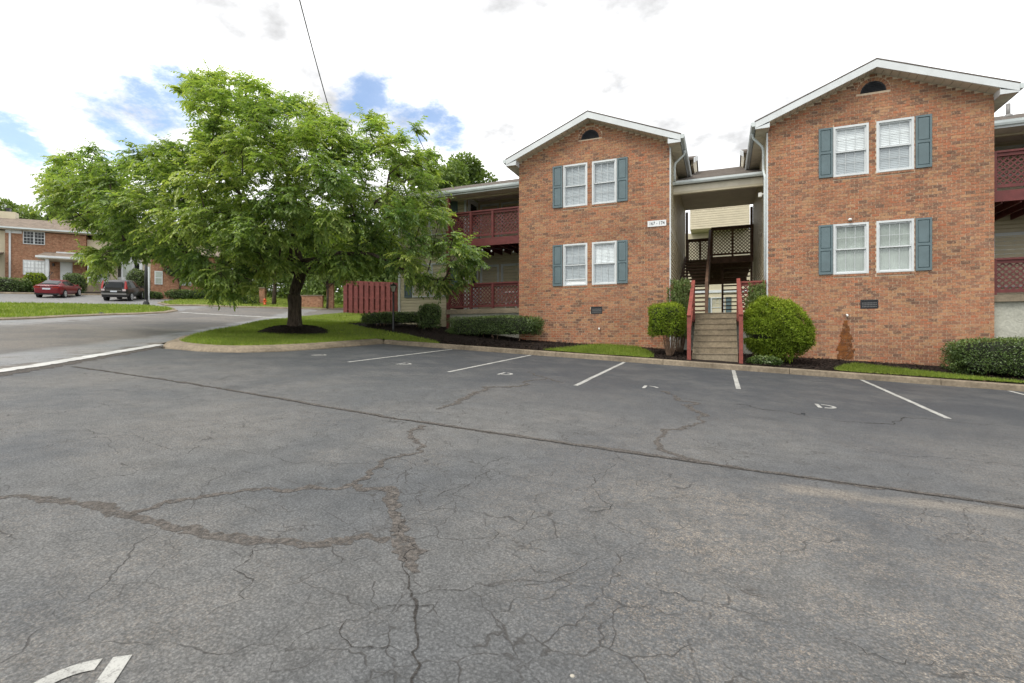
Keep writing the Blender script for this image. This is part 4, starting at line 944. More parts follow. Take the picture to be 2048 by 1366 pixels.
    for j in range(22): bx(q, .15+j*.31, 17.54, 7.052, .165+j*.31, 18.09, 7.06)
    part('eave_soffit', q, M['soffit'], ro)
    q = MB(); bx(q, .004, 18.10, 7.02, 3.05, 18.20, 7.30); part('balcony_beam', q, M['vinyl'], ro)
    q = MB(); bx(q, .004, 18.20, 7.45, 2.9, 20.1, 7.48); part('balcony_ceiling', q, M['ceiling'], ro)
    q = MB(); bx(q, 2.9, 18.10, 7.2, 7.0, 18.8, 7.24); part('eave_soffit', q, M['soffit'], ro)
    return ro
rL = wing(-6.84, -1, 0.0, 'left'); rR = wing(6.69, 1, .10, 'right')
q = MB(); q.box(-8.25,21.5,8.55,-7.85,21.9,8.98); part('roof_vent', q, M['shingle'], rL)
q = MB(); q.tube([(8.9,22.2,8.8),(8.9,22.2,9.35)], .06, 8); q.lathe([(.2,8.85),(.1,8.98),(.07,9.0)], 10, (8.9,22.2)); part('vent_pipe', q, M['silverpaint'], rR, True)

# string of bulbs below the left deck
sb = thing('string_light', 'string of small clear bulbs hanging under the left balcony deck', 'string light', (-7.6,17.9,4.95)); wv = MB(); pp = []
for i in range(9): x_ = -6.95-i*.36; pp.append((x_, 17.75+.25*math.sin(i*1.3), 4.93-.07*(i % 2)))
wv.tube(pp, .006, 5); part('cable', wv, M['black'], sb)
for p in pp: q = MB(); q.lathe([(.008,p[2]-.03),(.03,p[2]-.06),(.032,p[2]-.09),(.012,p[2]-.115)], 8, (p[0],p[1])); part('bulb', q, M['bulb'], sb, True)
# patio table inside the lower left patio
pt = thing('patio_table', 'small white patio table behind the lower left lattice', 'table', (-7.7,18.9,2.62)); q = MB(); q.lathe([(.38,3.28),(.40,3.30),(.40,3.33),(.38,3.34)], 18, (-7.7,18.9)); part('table_top', q, M['white'], pt)
for dx, dy in ((-.22,-.22),(.22,-.22),(.22,.22),(-.22,.22)): q = MB(); q.tube([(-7.7+dx*1.1,18.9+dy*1.1,2.62),(-7.7+dx*.7,18.9+dy*.7,3.29)], .018, 6); part('leg', q, M['white'], pt)

# ---- concrete entrance steps with timber handrails
stp = thing('entrance_steps', 'eight concrete steps rising from the kerb to the breezeway', 'steps', (-.175,15.15,H(0,15.1)+.1))
for i in range(8):
    z1 = .872+.1765*(i+1); y0 = 15.15+.307*i; q = MB(); x0_, x1_ = -.765, .415
    q.quadlist([(x0_,y0+.02,z1-.36 if i else z1-.28),(x1_,y0+.02,z1-.36 if i else z1-.28),(x1_,y0+.36,z1-.3),(x0_,y0+.36,z1-.3),(x0_,y0+.012,z1-.025),(x1_,y0+.012,z1-.025),(x1_,y0,z1-.022),(x0_,y0,z1-.022),(x0_,y0+.008,z1),(x1_,y0+.008,z1),(x1_,y0+.36,z1-.001),(x0_,y0+.36,z1-.001)],
        [(0,1,5,4),(4,5,6,7),(7,6,9,8),(8,9,10,11),(0,4,7,8,11,3),(1,2,10,9,6,5),(2,3,11,10),(0,3,2,1)]); so_ = part('step', q, M['step'], stp); q = MB(); q.box(x0_+.004,y0-.004,z1-.02,x1_-.004,y0+.03,z1+.002); part('nosing', q, M['kerb'], so_)
for sg_, xh, lb in ((-1, -.83, 'left red timber handrail of the concrete steps'), (1, .48, 'right red timber handrail of the concrete steps')):
    hr = thing('handrail', lb, 'handrail', (xh,15.0,B(xh,15.0)), 0, 'handrails of the entrance steps')
    zb_ = B(xh, 14.95)-.1
    q = MB(); q.box(xh-.05,14.90,zb_,xh+.05,15.00,2.06); part('post', q, M['rail'], hr)
    q = MB(); q.box(xh-.05,17.20,2.0,xh+.05,17.30,3.28); part('post', q, M['rail'], hr)
    q = MB(); q.obox((xh,14.88,2.08),(xh,17.30,3.31),.105,.05); part('rail', q, M['rail'], hr)
    q = MB(); q.obox((xh,14.95,1.98),(xh,17.25,3.15),.045,.12); part('rail', q, M['rail'], hr)
    q = MB(); q.obox((xh,15.0,1.45),(xh,17.25,2.6),.045,.12); part('lower_rail', q, M['rail'], hr)

# ---- another siding building seen through the breezeway
rb = thing('rear_building', 'cream sided building glimpsed through the breezeway', 'building', (0,40,H(0,40)))
q = MB(); q.box(-2.15,40,9.65,1.85,44,12.6); part('upper_wall', q, M['vinyl'], rb)
me_ = None; boards(4.0, (-2.15,40,0), 1, 9.65, 12.5, 'x', rb, exp=.17)
q = MB(); q.box(-9,41.5,.5,9,44,9.66); part('lower_wall', q, M['vinyl'], rb)
q = MB(); q.box(-9,41.44,5.05,9,41.5,5.25); part('belt_board', q, M['white'], rb)
for xx in (-1.15, .30): make_shutter(xx, 41.48, 3.2, .38, 1.5, rb)
make_window(-.75, 41.44, 3.2, .95, 1.5, rb, 'blind')
q = MB(); q.prism([(39.4,12.5),(44.5,14.5),(44.5,14.4),(39.4,12.4)], 0, -2.8, 2.6); part('roof', q, M['shingle'], rb)

# ================================================================== vegetation
def leaf_mesh(name, P, D, N, size, ratio, rnd, droop=0.0):
    """one folded rhombic leaf per point: P base, D direction, N rough normal, size length"""
    n = len(P); D = D/np.maximum(np.linalg.norm(D, axis=1, keepdims=True), 1e-6)
    S = np.cross(D, N); S /= np.maximum(np.linalg.norm(S, axis=1, keepdims=True), 1e-6); U = np.cross(S, D)
    L = size[:, None]; Wd = L*ratio
    V = np.empty((n, 4, 3)); V[:, 0] = P; V[:, 1] = P+D*L*.45+S*Wd*.5+U*L*.05; V[:, 2] = P+D*L-U*L*droop; V[:, 3] = P+D*L*.45-S*Wd*.5+U*L*.05
    i = np.arange(n)*4
    F = np.stack([np.stack([i, i+1, i+2], 1), np.stack([i, i+2, i+3], 1)], 1).reshape(-1, 3)
    return tri_mesh(name, V.reshape(-1, 3), F, np.repeat(rnd, 2))
def unit(rs, n):
    v = rs.normal(size=(n, 3)); return v/np.linalg.norm(v, axis=1, keepdims=True)

# ---- the big shade tree on the island
LOBES = [(-16.45,13.67,6.47,0.95),(-13.15,11.83,5.46,0.95),(-13.24,13.95,9.45,0.26),(-10.48,11.75,4.98,0.95),(-8.72,14.51,5.57,0.46),(-16.26,16.54,10.94,0.52),(-10.04,11.41,5.96,0.95),(-8.67,13.37,4.48,0.95),(-10.65,13.05,6.81,0.95),(-16.64,9.6,5.48,0.95),(-21.44,12.91,8.39,0.48),(-10.45,14.27,7.92,0.54),(-23.35,14.02,6.45,0.95),(-18.82,11.03,4.54,0.5),(-11.83,12.27,6.71,0.95),(-22.48,14.34,5.35,0.38),(-11.52,11.81,7.47,0.95),(-18.16,9.82,6.3,0.95),(-17.09,11.1,6.82,0.95),(-13.78,11.42,7.38,0.95),(-14.52,12.59,4.59,0.95),(-16.68,15.86,5.24,0.95),(-12,14.57,4.2,0.61),(-13.21,13.07,5.45,0.95),(-18.63,14.73,9.25,0.95),(-13.2,11.06,6.2,0.95),(-19.47,16.86,11.23,0.95),(-12.45,14.09,6.79,0.95),(-24.48,13.52,6.7,0.56),(-15.5,12.7,3.3,0.29),(-12.7,13.8,4.04,0.27),(-9.24,14,7.22,0.58),(-15.61,12.98,10.41,0.3),(-11.41,13.97,5.94,0.95),(-24.2,13.24,8.24,0.95),(-19.57,14.51,11.85,0.34),(-11.35,14.03,4.41,0.87),(-17.42,11.36,7.76,0.39),(-15.72,13.09,5.67,0.95),(-12.87,10.87,4.74,0.95),(-16.33,11.68,7.09,0.95),(-8.62,14.01,6.78,0.49),(-18.95,10.75,6.37,0.95),(-8.14,13.29,5.16,0.62),(-7.62,13.76,3.77,0.59),(-25.15,13.61,8.69,0.87),(-14.52,12.49,7.97,0.95),(-16.48,10.58,4.6,0.7),(-21.09,13.97,5.36,0.68),(-12.5,11.29,7.74,0.95),(-24.95,12.86,8.9,0.39),(-12.39,13.34,4,0.27),(-22.04,11.75,7.06,0.95),(-20.99,10.15,6.12,0.26),(-15.54,10.28,4.69,0.95),(-18.9,15.93,5.11,0.95),(-15.6,11.63,5.27,0.95),(-13.81,11.51,4.28,0.95),(-17.15,16.9,11.29,0.63),(-11.36,14.77,4.33,0.6),(-19.99,15.58,5.57,0.95),(-18.13,10.99,7.24,0.61),(-10.95,13.25,4.2,0.87),(-16.02,16.92,5.35,0.74),(-12.37,16.56,5.92,0.95),(-17.82,16.84,7,0.95),(-10.72,11.63,6.46,0.95),(-14.98,12.07,6.59,0.95),(-18.71,10.29,7,0.68),(-14.67,11.74,5.3,0.95),(-15.85,11.51,7.65,0.35),(-9.41,13.7,5.25,0.95),(-16.24,12.98,8.92,0.95),(-15.64,10.94,5.79,0.95),(-15.6,11.57,9.57,0.5),(-19.62,10.04,5.85,0.77),(-12.47,12.93,4.79,0.95),(-12.39,13.96,8.11,0.95),(-18.42,15.07,6.66,0.95),(-19.05,12.53,6.72,0.95),(-12.79,16.23,7.15,0.95),(-14.46,16.82,6.8,0.95),(-19.68,11.34,4.49,0.39),(-16.39,15.54,6.85,0.95),(-13.73,13.07,4.13,0.55),(-15.29,12.83,7.93,0.95),(-15.07,13.88,5.03,0.95),(-11.58,12.86,4.07,0.58),(-11.12,15.94,8.76,0.3),(-17.84,11.09,4.67,0.54),(-17.46,15.2,8.52,0.95),(-21.54,16.32,8.01,0.95),(-8.76,14.93,3.39,0.37),(-19.31,12.17,7.63,0.91),(-9.35,13.93,3.53,0.26),(-18.32,15.08,3.94,0.41),(-12.95,12.65,6.67,0.95),(-7.24,14.02,4.13,0.47),(-23.25,13.8,5.4,0.53),(-10.82,13.59,7.71,0.74),(-14.29,16.64,5.49,0.95),(-16.66,17.79,5.68,0.84),(-20.47,16.76,7.68,0.95),(-11.44,11.12,5.32,0.95),(-15.37,16.86,5.04,0.62),(-19.49,10.76,7.51,0.42),(-10.54,14.69,4.74,0.95),(-13.87,12.29,9.54,0.31),(-18.22,17.82,9.41,0.95),(-17.08,18.05,9.04,0.95),(-14.87,10.12,5.18,0.95),(-8.44,13.81,7.16,0.26),(-18.86,11.51,4.57,0.34),(-21.49,14.52,9.64,0.28),(-12.94,10.8,7.16,0.95),(-14.12,10.26,6,0.95),(-17.26,10.28,5.14,0.95),(-19.23,15.3,3.85,0.64),(-18.75,13.97,5.79,0.95),(-10.86,14.39,8.72,0.36),(-8.89,15.33,5.58,0.26),(-21.99,15.28,8.26,0.95),(-16.42,17.14,10.79,0.62),(-18.23,15.96,10.77,0.95),(-21.81,10.74,7.26,0.38),(-14.3,14.93,6.11,0.95),(-18.85,10.89,5.35,0.71),(-11.75,13.09,6.24,0.95),(-11.61,13.81,3.76,0.34),(-12.31,12.93,7.98,0.95),(-23.22,13.11,6.76,0.86),(-19.37,15.36,10.45,0.95),(-19.05,16.48,9.17,0.95),(-18.3,16.05,6.55,0.95),(-20.34,15.37,12.45,0.36),(-8.74,15.87,4.88,0.4),(-20.91,14.55,8.96,0.75),(-14.64,12.81,9.2,0.95),(-17.15,16.36,9.78,0.95),(-13.28,16.37,8.32,0.95),(-16.49,11.03,7.52,0.46),(-20.81,16.71,9.56,0.95),(-16.08,12.05,3.63,0.52),(-14.93,11.3,7.42,0.63),(-24.86,15.14,8.14,0.95),(-16.94,11.66,4.72,0.92),(-19.4,15.31,9.18,0.95),(-11.86,13.62,8.7,0.26),(-11.74,13.42,7.34,0.95),(-21.75,16.63,7.08,0.95),(-15.48,12.52,9.52,0.95),(-16.36,18.43,6.93,0.95),(-12.31,11.59,4.67,0.95),(-14.98,11.04,4.07,0.93),(-16.66,12,9.47,0.26),(-16,12.43,8.13,0.8),(-18,18.25,7.55,0.95),(-9.52,13.11,5.89,0.95),(-14.75,11.03,5.78,0.95),(-18.24,12.54,4.79,0.76),(-10.59,16,4.29,0.67),(-15.74,10.48,6.69,0.95),(-22.53,13.49,6.34,0.95),(-14.02,10.05,4.87,0.95),(-21.98,14.21,9.09,0.6),(-13.94,12.01,8.66,0.95),(-25.7,12.85,8.68,0.45),(-14.76,14.86,7.18,0.95),(-13.06,15.66,4.49,0.7),(-13.6,12.27,7.83,0.95),(-18.57,14.64,11.95,0.26),(-11.92,10.99,6.43,0.95),(-17.83,13.88,7.29,0.95),(-11.92,15.99,4.57,0.66),(-19.6,17.16,6.6,0.95),(-14.15,13.9,6.81,0.95),(-11.69,16.51,8.36,0.9),(-26.45,13.19,7.71,0.67),(-15.02,17.41,5.64,0.95),(-18.36,11.34,4.48,0.3),(-15.15,15.37,4.37,0.26),(-16.57,12.36,10.18,0.45),(-8.92,13.24,3.87,0.69),(-7.21,13.39,4.04,0.59),(-19.64,10.8,4.42,0.26),(-16.8,12.24,3.82,0.42),(-22.75,14.87,9.05,0.9),(-23.81,14.14,5.81,0.77),(-10.07,13.76,7.72,0.5),(-20.45,15.32,4.71,0.81),(-10.58,16.38,8.41,0.32),(-15.88,12.22,9.98,0.55),(-12.42,12.21,5.75,0.95),(-7.56,13.75,4.6,0.26),(-19.07,13.93,10.56,0.32),(-16.55,10.99,5.8,0.95),(-10.5,13.79,4.73,0.95),(-16.96,16.22,7,0.95),(-22.22,12.45,8.03,0.7),(-17.82,12.07,8.2,0.32),(-10.67,12.57,6.03,0.95),(-20.78,11.37,4.29,0.26),(-9.37,13.19,7,0.86),(-13.9,11.12,8.59,0.95),(-8.91,14.9,4.62,0.95),(-14.83,11.04,9.01,0.69),(-23.11,12.16,7.5,0.95),(-15.96,12.35,10.38,0.26),(-19.34,13.38,8.62,0.53),(-13.78,13.86,9.75,0.29),(-16.28,14.12,9.06,0.95),(-21.39,15.32,4.88,0.57),(-8.78,14.05,3.44,0.35),(-17.48,14.14,5.49,0.95),(-12.96,12,8.56,0.83),(-19.8,9.78,6.53,0.5),(-10.12,12.85,5.17,0.95),(-14.18,12.38,5.69,0.95),(-10.84,13.97,8.4,0.33),(-11.17,12.76,7.78,0.74),(-11.62,14.02,7.93,0.83),(-21.91,15.94,5.96,0.95),(-14.84,13.85,7.89,0.95),(-23.03,12.87,5.75,0.26),(-17.93,11.02,5.79,0.95),(-17.98,17.04,7.95,0.95),(-11.85,12.3,8.09,0.7),(-14.8,16.15,9.87,0.54),(-20.49,15,6.7,0.95),(-15.3,11.72,3.51,0.64),(-11.37,12.22,4.97,0.95),(-20.17,16.05,10.07,0.95),(-14.61,12.27,3.77,0.64),(-15.02,12.91,10.05,0.4),(-20.85,15.03,12.17,0.32),(-21.22,15.81,6.5,0.95),(-20.86,13.87,4.82,0.31),(-23.53,15.22,7.81,0.95),(-18.45,10.2,4.05,0.36),(-23.52,13.59,7.84,0.95),(-19.14,9.55,6.11,0.72),(-15.19,15.61,6.3,0.95),(-9.64,13.97,7.88,0.26),(-9.24,15.85,5.85,0.26),(-18.2,11.79,4.38,0.26),(-20.84,15.67,11.76,0.67),(-23.8,13.74,5.17,0.4),(-10.27,16.03,6.63,0.83),(-9.83,13.53,3.92,0.53),(-11.17,13.2,5.34,0.95),(-20.91,14.97,7.55,0.95),(-20.56,13.95,8.13,0.95),(-11.77,16.13,8.97,0.37),(-13.37,13.07,8.23,0.95),(-13.65,13.69,4.15,0.37),(-18.14,16.21,4.82,0.69),(-21.12,10.37,6.84,0.44),(-14.94,14.57,10.38,0.29),(-22.04,13.51,5.25,0.44),(-16.47,14.09,4.83,0.95),(-14.47,11.15,8.04,0.74),(-10.25,15.53,5.73,0.95),(-15.3,11.75,8.17,0.63),(-13.09,15.51,8.64,0.91),(-24.56,12.21,8.12,0.44),(-17.21,9.84,6.39,0.85),(-16.56,15.06,4.14,0.3),(-17.02,12.04,7.57,0.78),(-16.88,16.91,8.88,0.95),(-23.69,13.86,8.62,0.64),(-12.02,14.21,3.81,0.31),(-8.8,12.69,5.11,0.95),(-16.94,17.39,7.17,0.95),(-10.96,12.84,3.77,0.49),(-14.56,12.27,9.84,0.31),(-8.35,13.21,6.29,0.76),(-23.11,12.43,6.23,0.43),(-13.3,12.79,9.19,0.47),(-19.78,14.19,4.09,0.26),(-24.32,13.41,5.17,0.26),(-11.44,13.05,8.31,0.34),(-22.57,12.93,4.66,0.26),(-15.91,12.99,3.39,0.34),(-17.56,16.77,5.12,0.71),(-12.57,12.01,7.22,0.95),(-18.19,15.87,4.29,0.41),(-19.3,10.8,3.94,0.26),(-18.57,13.77,9.33,0.26),(-18.51,14.81,10.68,0.95),(-13.9,11.08,5.25,0.95),(-16.75,13.36,10.18,0.95),(-25.7,13.84,7.82,0.95),(-6.92,13.85,3.83,0.26),(-21.58,15.12,6.02,0.95),(-17.24,15.5,10.79,0.9),(-13.86,12.48,3.95,0.61),(-14.08,11.06,3.45,0.88),(-22.68,15.08,6.62,0.95),(-19.05,15.76,8.45,0.95),(-13.07,12.3,4,0.59),(-9.93,16.13,8.15,0.26),(-14.57,16.66,10.31,0.27),(-12.3,16.05,9.63,0.34),(-15.68,9.84,5.61,0.95),(-14.78,16.03,4.71,0.44),(-18.65,15.57,4.19,0.48),(-16.24,16.01,4.63,0.41),(-14.39,10.94,6.81,0.95),(-20.92,10.7,5.7,0.4),(-15.65,16.89,10.62,0.37),(-17.68,10.59,4.3,0.36),(-8.21,14.11,3.25,0.35),(-15.42,17.21,9.06,0.95),(-20.67,15.56,9.91,0.49),(-18.18,14.67,5.54,0.95),(-17.04,17.84,10.24,0.95),(-11.13,16.2,6.2,0.95),(-15.37,16.54,10.12,0.6),(-19.16,16.36,7.18,0.95),(-12.82,13.96,9.03,0.3),(-16.41,11.32,4.37,0.69),(-11.14,15.96,7.6,0.95),(-15.76,11.48,4,0.7),(-17.69,16.39,11.45,0.64),(-17.15,10.69,7.33,0.42),(-10.48,14.96,4.07,0.47),(-24.07,13.39,6.25,0.31),(-12.37,16.58,4.58,0.56),(-11.18,14.42,3.92,0.26),(-20.32,15.25,9.08,0.86),(-25.11,12.65,8.02,0.7),(-21.05,10.47,7.6,0.26),(-10.44,16.16,3.77,0.27),(-17.01,14.11,7.39,0.95),(-15.92,18.6,8.14,0.95),(-25.67,13.01,7.47,0.84),(-14.51,17.34,7.76,0.95),(-20.73,13.66,6.84,0.95),(-20.02,11.55,7.07,0.95),(-16.61,16.49,7.78,0.95),(-21.51,13.79,9.01,0.48),(-19.4,11.14,5.27,0.57),(-20.5,10.29,7.47,0.29),(-19.55,14.12,11.57,0.31),(-20.05,16.1,7.02,0.95),(-9.58,16.18,6.51,0.26),(-15.4,15.7,9.44,0.95),(-17.65,15.99,11.73,0.37),(-18.01,14.09,8.21,0.95),(-14.28,16.77,4.44,0.45),(-11.97,13.17,3.85,0.27),(-12.86,16.5,9.11,0.72),(-17.7,17.69,6.51,0.95),(-15.7,12.19,3.04,0.31),(-19.65,10.54,5.33,0.26),(-16.75,12.49,8.28,0.39),(-20.21,11.44,5.94,0.77),(-10.42,14.96,6.34,0.95),(-12.46,11.35,5.48,0.95),(-24.26,14.23,7.65,0.95),(-14.41,11.72,2.94,0.34),(-15.65,11.75,3.4,0.36),(-13.81,11.85,3.09,0.34),(-16.33,11.69,3.67,0.34),(-7.56,14.52,3.66,0.3),(-7.73,14.34,3.33,0.3),(-8.27,14.34,3.11,0.32),(-7.38,14.7,4.23,0.32),(-9.16,14.4,3.4,0.34),(-23.49,11.46,6.39,0.34),(-23.32,11.53,7.82,0.36),(-23.76,11.35,7.15,0.3),(-22.91,11.8,8.52,0.34),(-22.06,11.94,8.64,0.34),(-20.2,11.4,4.01,0.34),(-20.64,11.33,3.85,0.3),(-21.23,11.41,4.61,0.34),(-12.03,15.39,9.61,0.3),(-11.48,15.4,9.24,0.3),(-10.08,15.54,8.86,0.28),(-19.1,13.36,11.01,0.3),(-18.56,13.47,11.34,0.32)]
TB = Vector((-14.8, 14.65, B(-14.8, 14.65)))
shade = thing('shade_tree', 'broad spreading green shade tree on the grass island with a mulch ring', 'tree', TB)
FORK = Vector((-14.82, 14.66, 3.15))
rs = np.random.RandomState(21); prng = random.Random(21)
nodes = [FORK]; par = [-1]
for p in ((-14.55,14.75,4.1),(-13.7,14.9,4.0),(-12.9,14.6,4.9),(-15.5,14.3,4.1),(-16.3,14.2,4.9),(-14.9,13.9,4.2),(-15.0,14.9,5.2),(-14.6,13.2,5.1),(-15.3,15.1,6.6),(-15.9,14.6,8.0)):
    v = Vector(p); j = min(range(len(nodes)), key=lambda k: (nodes[k]-v).length+.15*(nodes[k]-FORK).length); nodes.append(v); par.append(j)
lob = sorted(LOBES, key=lambda l: (Vector(l[:3])-FORK).length); first = len(nodes)
for l in lob:
    v = Vector(l[:3]); dv = (v-FORK).length
    j = min((k for k in range(len(nodes)) if (nodes[k]-FORK).length < dv-.15 or k == 0), key=lambda k: (nodes[k]-v).length+.30*(nodes[k]-FORK).length)
    mid = nodes[j].lerp(v, .5)+Vector((prng.uniform(-.15,.15), prng.uniform(-.15,.15), .10*(v-nodes[j]).length))
    nodes.append(mid); par.append(j); nodes.append(v); par.append(len(nodes)-2)
wgt = [0.0]*len(nodes)
for k in range(len(nodes)-1, -1, -1):
    wgt[k] += 1
    if par[k] >= 0: wgt[par[k]] += wgt[k]
rad = lambda k: max(.007, .0096*wgt[k]**.47)
trk = MB(); base = TB
prof = [(-.5,.40),(-.05,.37),(.18,.29),(.5,.245),(1.0,.232),(1.3,.25)]
trk.tube([(base.x+.03*math.sin(h*2), base.y, base.z+h) for h, r in prof]+[tuple(FORK)], [r for h, r in prof]+[.20], 16)
part('trunk', trk, M['bark'], shade, True)
lim = MB()
for k in range(1, len(nodes)):
    a, b = nodes[par[k]], nodes[k]; ra, rb_ = min(rad(par[k]), rad(k)*1.35), rad(k)
    if par[k] == 0: ra = min(.19, ra*1.2)
    lim.tube([a, a.lerp(b, .5)+Vector((prng.uniform(-.03,.03), prng.uniform(-.03,.03), prng.uniform(-.02,.03))), b], [ra, (ra+rb_)/2, rb_], 6, False)
part('limb', lim, M['bark'], shade, True)
# leafy sprays: drooping twigs with two ranks of lance-shaped leaves
LP, LD, LN, LS, LR = [], [], [], [], []; tw = MB()
for l in lob:
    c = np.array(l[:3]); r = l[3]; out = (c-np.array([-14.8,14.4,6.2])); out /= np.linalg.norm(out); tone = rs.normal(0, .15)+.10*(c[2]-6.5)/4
    for _ in range(int(16+44*r*r)):
        d0 = unit(rs, 1)[0]*[1,1,.55]+out*.55; d0[2] += .10; d0 /= np.linalg.norm(d0)
        p = c+unit(rs, 1)[0]*r*rs.uniform(.1,.75)*[1,1,.75]; Lt = rs.uniform(.30,.66)*(.75+.25*min(1, r/.6)); m = int(rs.randint(9,15)); st_ = tone+rs.normal(0,.11)
        side0 = np.cross(d0, [0,0,1]); side0 /= max(np.linalg.norm(side0), 1e-3); q = p.copy(); prev = p.copy(); dd = d0.copy()
        for j in range(m):
            f = (j+1)/m; dd = dd+np.array([0,0,-1])*(.045+.04*f); dd /= np.linalg.norm(dd); q = q+dd*(Lt/m)
            sd_ = side0*(1 if j % 2 else -1)
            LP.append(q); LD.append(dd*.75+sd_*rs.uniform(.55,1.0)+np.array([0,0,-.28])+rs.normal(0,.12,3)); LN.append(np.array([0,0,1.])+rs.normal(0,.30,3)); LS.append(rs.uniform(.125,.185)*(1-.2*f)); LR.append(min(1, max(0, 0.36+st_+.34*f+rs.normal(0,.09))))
        if rs.rand() < .5: tw.tube([p, p+d0*Lt*.5, q], [.004,.003,.0015], 3, False)
LP = np.array(LP); keep = ~((LP[:, 1] > 17.2) & (LP[:, 0] > -13.2))
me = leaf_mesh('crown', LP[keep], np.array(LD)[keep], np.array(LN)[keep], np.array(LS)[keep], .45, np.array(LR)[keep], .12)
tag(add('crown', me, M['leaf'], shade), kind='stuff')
tag(part('twig', tw, M['bark'], shade), kind='stuff')
# mulch ring
mr_ = MB(); n = 40
for ri in range(9):
    f = ri/8.; r_ = 1.28*(1-f)
    for k in range(n):
        a = 2*math.pi*k/n; rr = r_*(1+.05*math.sin(3*a+1)+.03*prng.uniform(-1,1)); x, y = -14.75+rr*math.cos(a), 14.6+rr*math.sin(a); mr_.v.append((x, y, B(x, y)-.02+.27*math.sin(min(1, f*1.5)*math.pi/2)+prng.uniform(-.015,.015)))
for ri in range(8):
    for k in range(n): mr_.f.append((ri*n+k, ri*n+(k+1) % n, (ri+1)*n+(k+1) % n, (ri+1)*n+k)); mr_.r.append(.5)
tag(part('mulch_mound', mr_, M['mulch'], None, True), 'round mound of dark mulch at the foot of the shade tree', None, None, 'structure')

# ---- background trees
def bgtree(name, label, loc, hgt, rad_, seed, mat='farleaf', group=None, n=5200, leaf=.34, conic=False, low=.22, trunk=.16):
    rs = np.random.RandomState(seed); t = thing(name, label, 'tree', loc, 0, group); L = Vector(loc)
    tr = MB(); tr.tube([L+Vector((0,0,-.3)), L+Vector((.1,0,hgt*.3)), L+Vector((0,.1,hgt*.6)), L+Vector((.05,0,hgt*.92))], [trunk*1.5, trunk, trunk*.6, .03], 7); cs = []
    k = 30 if not conic else 40
    for i in range(k):
        if conic:
            f = rs.uniform(low, .98); r = rad_*(1-f)**.8*rs.uniform(.5,1.0); a = rs.uniform(0, 6.28); cs.append((r*math.cos(a), r*math.sin(a), f*hgt, .55+rad_*.22*(1-f)))
        else:
            v = unit(rs, 1)[0]*rs.uniform(.45,.92); zc = hgt*(low+(1-low)*.52)+v[2]*hgt*(1-low)*.46; cs.append((v[0]*rad_, v[1]*rad_, zc, rad_*rs.uniform(.20,.36)))
    for c in cs[::2]: tr.tube([L+Vector((0,0,max(.1*hgt, c[2]*.65))), L+Vector((c[0]*.5,c[1]*.5,c[2]*.88)), L+Vector(c[:3])], [trunk*.45,trunk*.25,.02], 5, False)
    part('trunk', tr, M['bark'], t, True)
    w = np.array([c[3]**2 for c in cs]); w /= w.sum(); idx = rs.choice(k, n, p=w); C = np.array(cs)
    u = unit(rs, n); rr = rs.uniform(.35,1.0,n)**.5; P = C[idx, :3]+u*(C[idx, 3]*rr)[:, None]*[1,1,.8]+np.array(loc)
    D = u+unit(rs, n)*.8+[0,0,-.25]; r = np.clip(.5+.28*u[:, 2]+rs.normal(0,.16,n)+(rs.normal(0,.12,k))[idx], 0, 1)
    tag(add('crown', leaf_mesh('crown', P, D, u+[0,0,.8]+rs.normal(0,.4,(n,3)), leaf*rs.uniform(.6,1.2,n), .62, r), M[mat], t), kind='stuff')
    return t
def G3(x, y): return (x, y, HFAR(x, y)-.1)
bgtree('leafy_tree', 'round green tree showing right of the shade tree, above the balcony roof', G3(-23.0,44.6), 14.9, 4.4, 31, n=16000, leaf=.36)
bgtree('leafy_tree', 'tall green tree half hidden behind the right side of the shade tree crown', G3(-23.2,37.6), 14.9, 4.0, 32, n=16000, leaf=.34)
for i, (x, y, h, r, lb) in enumerate(((-92.6,39.9,14.8,5.0,'leafy tree behind the far chimney near the picture edge'),(-97.5,45.5,16.2,5.5,'taller leafy tree behind and right of the far chimney'),(-86.0,44.5,14.5,4.6,'leafy tree behind the far roof ridge, partly covered by the shade tree'),(-101,40,15.5,5.5,'leftmost leafy tree behind the far houses'))):
    bgtree('leafy_tree', lb, G3(x, y), h, r, 40+i, group='trees behind the far houses', n=13000, leaf=.5)
bgtree('pine_tree', 'dark conical pine behind the far roof beside the shade tree', G3(-78.6,39.2), 16.5, 2.6, 47, 'pineleaf', n=11000, leaf=.42, conic=True, low=.15)
bgtree('pine_tree', 'second dark pine close behind the far roof, left of the shade tree', G3(-82.5,43.6), 17.0, 2.8, 48, 'pineleaf', n=11000, leaf=.42, conic=True, low=.15)
for i, (x, y, h, r, lb) in enumerate(((-56.5,41.7,8.5,4.5,'low dense tree behind the hidden brick house'),(-51.3,39.6,7.5,3.6,'low tree left of the clipped hedge across the road'),(-52.2,43.5,9,4.6,'leafy tree behind the clipped hedge across the road'),(-45.4,40.9,7.5,4.0,'leafy tree behind the brick piers across the road'),(-47.1,45.6,9.5,4.8,'taller leafy tree behind the brick piers across the road'),(-40.2,41.9,8,4.0,'leafy tree behind the low enclosure wall'),(-40.8,46.0,9.5,4.6,'taller leafy tree behind the low enclosure wall'),(-36.3,43.5,8.5,4.2,'leafy tree right of the enclosure wall'),(-32.2,40.9,8,3.8,'leafy tree left of the red fence'),(-28.6,39.1,8,3.8,'leafy tree behind the red fence'),(-24.2,38.5,8,3.4,'leafy tree between the red fence and the balcony wing'))):
    bgtree('leafy_tree', lb, G3(x, y), h, r, 60+i, group='low trees across the road', n=8500, leaf=.34, low=.04)
bgtree('yard_tree', 'small dark evergreen tree beside the white porch post of the brick house', G3(-45.6,31.6), 4.6, 1.3, 52, 'pineleaf', n=4200, leaf=.16, low=.34, trunk=.07)
